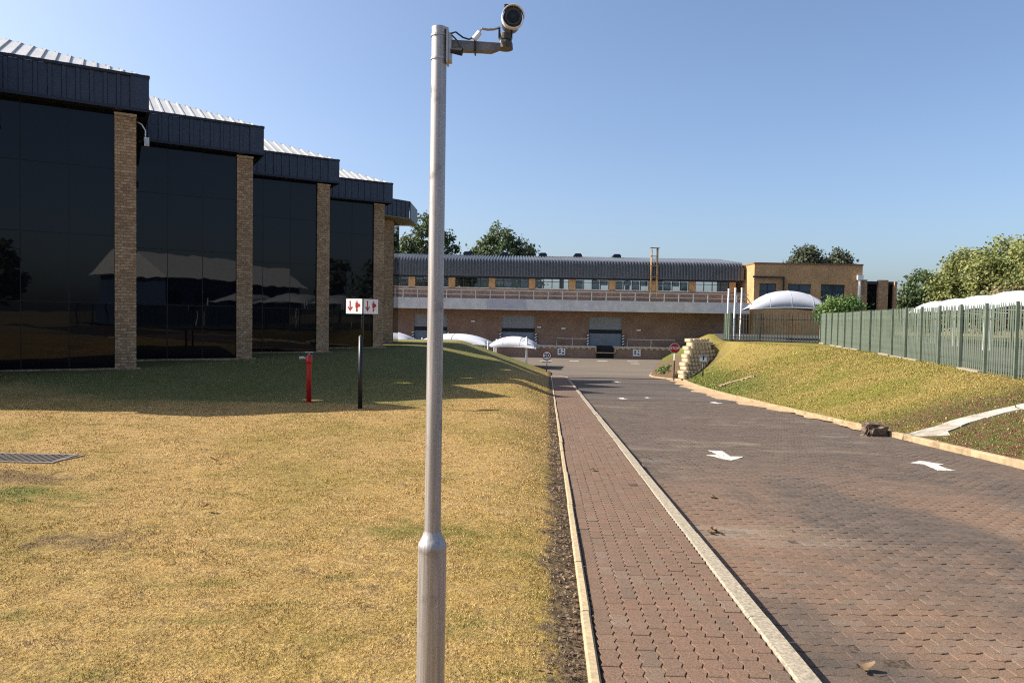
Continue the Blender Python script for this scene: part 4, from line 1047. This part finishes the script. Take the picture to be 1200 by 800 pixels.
# ------------------------------------------------------------------ road signs
def road_sign(name, x, y, z, h, label, kind, post_mat='black'):
    root = thing(name, (x, y, z), label, 'sign'); f = Vector((-x * .3, -y, 0)).normalized(); rx = Vector((-f.y, f.x, 0))
    mb = MB(); mb.tube([(x, y, z - .2), (x, y, z + h - .25)], .04, 10); mb.build('post', post_mat, root, True)
    c = Vector((x, y, z + h)) + f * .05
    def disc(r, n, o, mat, nm, rot=0.):
        mb = MB(); mb.prism([(r * math.cos(rot + 2 * math.pi * k / n), r * math.sin(rot + 2 * math.pi * k / n)) for k in range(n)], c + f * o, rx, (0, 0, 1), f, .004); return mb.build(nm, mat, root)
    if kind == 'stop':
        b = disc(.36, 8, 0, 'sign_white', 'rim', math.pi / 8); disc(.335, 8, .005, 'sign_red', 'face', math.pi / 8)
        mb = MB(); mb.tube([(x, y, z + h - .8), (x, y, z + h - .1)], .045, 10); mb.build('upper_post', 'sign_white', root)
        text_mesh('STOP', .235, 'lettering', 'sign_white', frame_m(c + f * .011, rx, (0, 0, 1)), root, .02)
    elif kind == 'speed':
        disc(.36, 32, 0, 'black', 'rim'); disc(.345, 32, .004, 'sign_red', 'ring'); disc(.295, 32, .009, 'sign_white', 'face')
        text_mesh('20', .43, 'lettering', 'black', frame_m(c + f * .0155, rx, (0, 0, 1)), root, .02)
        mb = MB(); mb.prism([(-.34, -.52), (.34, -.52), (.34, -.44), (-.34, -.44)], c, rx, (0, 0, 1), f, .006); mb.build('sub_plate', 'sign_blue', root)
    else:
        mb = MB(); mb.prism([(-.24, -.22), (.24, -.22), (.24, .22), (-.24, .22)], c, rx, (0, 0, 1), f, .006); mb.build('face', 'sign_blue', root)
        mb = MB(); mb.prism([(-.2, -.18), (.2, -.18), (.2, .03), (-.2, .03)], c + f * .007, rx, (0, 0, 1), f, .002); mb.build('print', 'sign_white', root)
        mb = MB(); mb.prism([(-.05, -.12), (.05, -.12), (.05, .16), (-.05, .16)], c + f * .010, rx, (0, 0, 1), f, .002); mb.build('print', 'frame', root)
road_sign('stop_sign', 10.75, 47.3, -2.3, 2.05, 'red octagonal STOP sign at the foot of the retaining wall', 'stop')
road_sign('speed_sign', 2.60, 53.0, -2.6, 1.42, 'round 20 speed limit sign at the far end of the footpath', 'speed')
road_sign('parking_sign', 12.2, 45.6, float(bank_z(12.2, 45.6)), 1.15, 'small square grey-blue sign on the bank in front of the retaining wall', 'small')

# ------------------------------------------------------------------ road markings
def marking(poly, label, name='road_arrow'):
    mb = MB(); n = len(poly); vs = [(x, y, .10 - .05 * y - RD + .006) for x, y in poly]
    mb.add(vs + [(x, y, z - .006) for x, y, z in vs], [tuple(range(n)), tuple(range(2 * n - 1, n - 1, -1))] + [(i, i + n, (i + 1) % n + n, (i + 1) % n) for i in range(n)])
    return tag(mb.build(name, 'marking'), label, 'road marking')
A1 = [(3.52, 12.67), (3.54, 12.13), (3.32, 12.05), (3.43, 11.81), (3.51, 11.53), (3.57, 11.49), (3.68, 11.6), (3.92, 11.94), (3.69, 11.94), (3.75, 12.58)][::-1]
A2 = [(6.51, 11.57), (6.77, 11.79), (6.84, 11.8), (6.9, 11.59), (6.99, 11.47), (6.82, 11.34), (6.76, 11.02), (6.77, 10.8), (6.51, 10.82), (6.65, 11.44)][::-1]
marking(A1, 'large white arrow painted in the left lane of the road')
marking(A2, 'large white arrow painted in the right lane, level with the white chute')
def small(x, y, s, lab): marking([(x + (px_ - 3.6) * s, y + (py_ - 12) * s) for px_, py_ in A1], lab)
small(4.25, 27.2, .75, 'small distant white arrow in the left lane nearest the footpath')
small(5.35, 28.0, .45, 'tiny worn white mark in the middle of the road')
small(7.35, 25.6, .75, 'small distant white arrow in the right lane near the sand drift')
small(6.4, 43.5, 1.1, 'faint far white arrow before the yard entrance')
for k, (x, y, w) in enumerate(((6.3, 72, .9), (9.2, 72.5, 1.0), (12.4, 73, 1.1), (3.4, 71.5, 1.2), (12.0, 69.5, .8))):
    mb = MB(); z = float(zr(y)) - .086; mb.box((x, y, z), (w, .5, .006), .05); tag(mb.build('yard_marking', 'marking'), 'worn white paint mark on the yard paving before the docks', 'road marking', 'yard paint marks')

# ------------------------------------------------------------------ rock, chute, drain channel, grate
from mathutils import noise as mnoise
def lump(name, c, size, label, cat, seed, mat='rock', sub=4, group=None, amp=.45):
    import bmesh
    bm = bmesh.new(); bmesh.ops.create_icosphere(bm, subdivisions=sub, radius=1)
    for v in bm.verts:
        p = v.co.copy(); q = p + Vector((seed, seed * 2, 0))
        p = Vector([math.copysign(abs(t) ** .5, t) for t in p])
        k = 1 + amp * (mnoise.noise(q * 1.3) * .5 + mnoise.noise(q * 3.1) * .3 + mnoise.noise(q * 7.) * .4 + mnoise.noise(q * 15.) * .25)
        v.co = Vector((p.x * size[0] * k, p.y * size[1] * k, p.z * size[2] * k))
    me = bpy.data.meshes.new(name); bm.to_mesh(me); bm.free(); me.materials.append(M[mat])
    ob = bpy.data.objects.new(name, me); COL.objects.link(ob); ob.location = c
    return tag(ob, label, cat, group)
zrk = .10 - RD - .05 * 15.6
lump('rubble_block', (7.93, 15.55, zrk + .13), (.25, .16, .155), 'rough brown block of broken rubble lying in the road by the kerb', 'rock', 3.3, amp=.55)
cp = [(8.44, 14.5, .44), (8.75, 14.75, .34), (9.4, 14.92, .27), (10.2, 14.85, .25), (11.1, 14.6, .25), (12.2, 14.1, .25)]
chute = thing('drain_chute', (8.44, 14.5, float(bank_z(8.5, 14.5))), 'pale concrete drainage chute running down the bank to the kerb', 'drain')
def chute_row(t, dz):
    t *= len(cp) - 1; i = min(int(t), len(cp) - 2); u = t - i
    x, y, w = (cp[i][j] * (1 - u) + cp[i + 1][j] * u for j in range(3))
    i2 = min(i + 1, len(cp) - 2); da = Vector((cp[i + 1][0] - cp[i][0], cp[i + 1][1] - cp[i][1], 0)).normalized(); db = Vector((cp[i2 + 1][0] - cp[i2][0], cp[i2 + 1][1] - cp[i2][1], 0)).normalized()
    d = da.lerp(db, u); n = Vector((-d.y, d.x, 0))
    return [(x + n.x * o * w, y + n.y * o * w, float(bank_z(x + n.x * o * w, y + n.y * o * w)) + hh + dz) for o, hh in ((-1.06, -.1), (-1, .035), (-.8, .04), (-.62, .012), (.62, .012), (.8, .04), (1, .035), (1.06, -.1))]
for k in range(6):
    mb = MB(); a, b = k / 6 + .004, (k + 1) / 6 - .004; dz = random.uniform(-.008, .008)
    rows = [chute_row(a + (b - a) * q / 7, dz) for q in range(8)]; rows = [[(x, y, z - .06) for x, y, z in rows[0]]] + rows + [[(x, y, z - .06) for x, y, z in rows[-1]]]
    mb.grid(rows); mb.build('channel_section', 'white_concrete', chute)
mb = MB(); rows = []
for k in range(25):
    u = k / 24; x = 10.05 + 1.9 * u; y = 34.4 + 1.0 * u + .25 * math.sin(u * 5); w = .20 + .05 * math.sin(k * 1.9)
    rows.append([(x + o * w * .35, y - o * w, float(bank_z(x + o * w * .35, y - o * w)) + hh) for o, hh in ((-1.1, -.05), (-1, .06), (-.6, .06), (-.4, .025), (.4, .025), (.6, .06), (1, .06), (1.1, -.05))])
mb.grid(rows); tag(mb.build('drain_channel', 'kerb_warm'), 'short broken earth-coloured drain channel cut in the far bank', 'drain')

gx0, gx1, gy0, gy1 = -6.35, -5.22, 8.12, 8.62
gzv = float(lawn_z(-5.6, 8.4)) + .006
gr = thing('drain_grate', (-5.7, 8.4, gzv), 'grey slatted metal drain grate set in the lawn at the left', 'drain cover')
mb = MB()
for (a, b, c, d_) in ((gx0, gx1, gy0, gy0 + .04), (gx0, gx1, gy1 - .04, gy1), (gx0, gx0 + .04, gy0 + .04, gy1 - .04), (gx1 - .04, gx1, gy0 + .04, gy1 - .04)): mb.box(((a + b) / 2, (c + d_) / 2, gzv), (b - a, d_ - c, .03))
mb.build('frame', 'grate', gr)
for k in range(15):
    x = gx0 + .08 + k * .0765; mb = MB(); mb.box((x, (gy0 + gy1) / 2, gzv - .002), (.02, gy1 - gy0 - .05, .03), -.3); mb.build('slat', 'grate', gr)
mb = MB(); mb.box(((gx0 + gx1) / 2, (gy0 + gy1) / 2, gzv - .05), (gx1 - gx0 - .02, gy1 - gy0 - .02, .01)); mb.build('pit', 'dark', gr)

# ------------------------------------------------------------------ fallen leaves and litter
def leaf_pile(x, y, z, n, spread, label, k):
    mb = MB()
    for i in range(n):
        a = random.uniform(0, 6.28); r = random.uniform(0, spread); c = Vector((x + r * math.cos(a), y + r * math.sin(a), z + .012 + random.uniform(0, .012)))
        m = Matrix.Rotation(random.uniform(0, 6.28), 3, 'Z') @ Matrix.Rotation(random.uniform(-.5, .5), 3, 'X'); s = random.uniform(.02, .036)
        rows = [[c + m @ Vector((u * s * (1 - .55 * abs(v)), v * s * 1.5, .35 * s * (u * u + v * v))) for u in (-1, -.4, .4, 1)] for v in (-1, -.5, 0, .5, 1)]
        mb.grid(rows)
    o = mb.build('fallen_leaf' if n == 1 else 'leaf_cluster', 'dead_leaf', None, True)
    a_ = o.data.attributes.new('rnd', 'FLOAT', 'POINT'); a_.data.foreach_set('value', [random.random()] * len(o.data.vertices))
    return tag(o, label, 'leaves')
def pz(y): return .10 - .05 * y
leaf_pile(1.10, 9.4, pz(9.4), 3, .06, 'curled brown leaves lying on the footpath', 0)
leaf_pile(1.95, 6.75, pz(6.75) - RD, 5, .12, 'largest cluster of dry leaves on the road beside the footpath kerb', 1)
leaf_pile(2.38, 8.4, pz(8.4) - RD, 2, .06, 'pair of dry leaves on the road, farther than the largest cluster', 2)
leaf_pile(1.95, 10.6, pz(10.6) - RD, 2, .05, 'two leaves on the road close against the kerb shadow', 3)
leaf_pile(2.2, 11.5, pz(11.5) - RD, 2, .06, 'far pair of dry leaves on the road near the kerb', 4)
leaf_pile(1.92, 3.78, pz(3.78) - RD, 2, .04, 'orange dry leaf on the road at the bottom of the photo', 5)
leaf_pile(-2.62, 6.15, float(lawn_z(-2.62, 6.15)) + .03, 1, .0, 'pale dry leaf lying on the lawn nearer the viewer', 6)
leaf_pile(-3.45, 8.3, float(lawn_z(-3.45, 8.3)) + .03, 1, .0, 'pale dry leaf on the lawn left of the pole, farther off', 7)

def scatter_litter():
    n = 2600; y = 2.4 + (rng.random(n) ** 1.6) * 24; l = -np.abs(rng.normal(0, .085, n)) - .02; x = xl(y) + l
    z = lawn_z(x, y) + rng.uniform(.004, .02, n)
    P = np.stack([x, y, z], 1); s = rng.uniform(.005, .015, n)[:, None] * (1 + y[:, None] / 14)
    out = rng.normal(size=(n, 3)) * .5 + np.array([0, 0, 1.]); out /= np.linalg.norm(out, axis=1)[:, None]
    t = np.cross(out, rng.normal(size=(n, 3))); t /= np.linalg.norm(t, axis=1)[:, None]; b = np.cross(out, t)
    V = np.stack([P - t * s, P + b * s * .5, P + t * s, P - b * s * .5], 1).reshape(-1, 3)
    o = raw('leaf_litter', V, np.arange(n * 4).reshape(-1, 4), 'dead_leaf', 'stuff', np.repeat(rng.random(n), 4))
    o['label'] = 'dead leaf litter on bare soil beside the path edging'; o['category'] = 'leaf litter'
scatter_litter()

# ------------------------------------------------------------------ grass blades
def vnoise(x, y, s, seed):
    g = np.random.default_rng(seed).random((256, 256)); u, v = x * s + 100, y * s + 100
    i, j = np.floor(u).astype(int), np.floor(v).astype(int); fu, fv = sstep(u - i), sstep(v - j); i %= 255; j %= 255
    return (g[i, j] * (1 - fu) + g[i + 1, j] * fu) * (1 - fv) + (g[i, j + 1] * (1 - fu) + g[i + 1, j + 1] * fu) * fv
def blades(name, P, h, w, label, lean=.9):
    cl = .5 * vnoise(P[:, 0], P[:, 1], 9., 1) + .3 * vnoise(P[:, 0], P[:, 1], 3.7, 2) + .2 * vnoise(P[:, 0], P[:, 1], 21., 3)
    h = h * np.clip(.6 + 1.3 * np.clip(cl - .28, 0, 1), .6, 1.5)
    keep = rng.random(len(P)) < np.clip((cl - .16) * 5, .15, 1); P, h, w = P[keep], h[keep], w[keep]
    n = len(P); a = rng.uniform(0, 2 * np.pi, n); d = np.stack([np.cos(a), np.sin(a), np.zeros(n)], 1); b = np.stack([-np.sin(a), np.cos(a), np.zeros(n)], 1)
    le = rng.uniform(.1, lean, n)[:, None]; h = h * rng.uniform(.5, 1.3, n); 
    tip = P + d * le * h[:, None] + np.array([0, 0, 1.]) * (h * np.sqrt(np.clip(1 - (le[:, 0] * .8) ** 2, .1, 1)))[:, None]
    V = np.stack([P - b * w[:, None] / 2, P + b * w[:, None] / 2, tip], 1).reshape(-1, 3)
    o = raw(name, V, np.arange(n * 3).reshape(-1, 3), 'blade', 'stuff', np.repeat(rng.random(n), 3)); o['label'] = label; o['category'] = 'grass'
def lawn_pts():
    out = []
    for y0 in np.arange(2.0, 30, .5):
        x0, x1 = -.80 * y0 - 1.2, xl(y0) - .03; dens = min(13000, 13000 * (4.2 / max(y0, .1)) ** 1.75); n = int(dens * .5 * (x1 - x0))
        y = rng.uniform(y0, y0 + .5, n); x = rng.uniform(x0, x1, n); out.append(np.stack([x, y], 1))
    return np.concatenate(out)
Q = lawn_pts(); x, y = Q[:, 0], Q[:, 1]
keep = ~((x > gx0 + .05) & (x < gx1 - .08 * rng.random(len(x))) & (y > gy0 + .09 * rng.random(len(x))) & (y < gy1 - .09 * rng.random(len(x))))
dist = xl(y) - x; keep &= (rng.random(len(x)) < np.clip((dist - .06) / .2, .30, 1))
q_ = x - (-11.45 + (y - 21.2) * .268); keep &= (q_ > .5) | (y < 19)
x, y = x[keep], y[keep]
P = np.stack([x, y, lawn_z(x, y) - .006], 1)
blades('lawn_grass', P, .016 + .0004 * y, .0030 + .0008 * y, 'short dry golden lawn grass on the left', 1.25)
def bank_pts():
    out = []
    for y0 in np.arange(9, 48, .5):
        x0, x1 = float(xk(y0)) + .2, min(float(xtop(y0)) + .6, .78 * y0 + 1); 
        if x1 <= x0: continue
        n = int(min(2400, 1500 * (14 / y0) ** 1.5) * .5 * (x1 - x0)); out.append(np.stack([rng.uniform(x0, x1, n), rng.uniform(y0, y0 + .5, n)], 1))
    return np.concatenate(out)
Q = bank_pts(); x, y = Q[:, 0], Q[:, 1]
ch = np.zeros(len(x), bool)
for (xa, ya, wa_), (xb, yb, wb_) in zip(cp[:-1], cp[1:]):
    t = np.clip(((x - xa) * (xb - xa) + (y - ya) * (yb - ya)) / ((xb - xa) ** 2 + (yb - ya) ** 2), 0, 1)
    ch |= np.hypot(x - xa - t * (xb - xa), y - ya - t * (yb - ya)) < wa_ - .03
side_ = (x - WA[0]) * (WC[1] - WA[1]) - (y - WA[1]) * (WC[0] - WA[0])
ok = ~ch & ((side_ > .5))
x, y = x[ok], y[ok]; P = np.stack([x, y, bank_z(x, y) - .006], 1)
blades('bank_grass', P, .026 + .0005 * y, .0045 + .0009 * y, 'coarse yellow-green grass on the right bank', 1.0)

# ------------------------------------------------------------------ shed behind the viewer that the office glass mirrors
sh = thing('blue_shed', (29, -27, 0), 'blue shed with white gable roof behind the viewer, mirrored in the office glass', 'building')
M['shed_blue'] = plain('shed_blue_sheet', (.05, .085, .17), .5)
bxw('wall', 'shed_blue', 18, 42, -30, -22, 0, 5.2, sh)
mb = MB(); mb.prism([(-1, 5.2), (9, 5.2), (4, 8.0)], (17.5, -30, 0), (0, 1, 0), (0, 0, 1), (1, 0, 0), 25); mb.build('roof', 'white', sh)
for k in range(6): bxw('window', 'glass', 20 + k * 3.6, 22 + k * 3.6, -22.02, -21.95, 2.2, 3.8, sh)
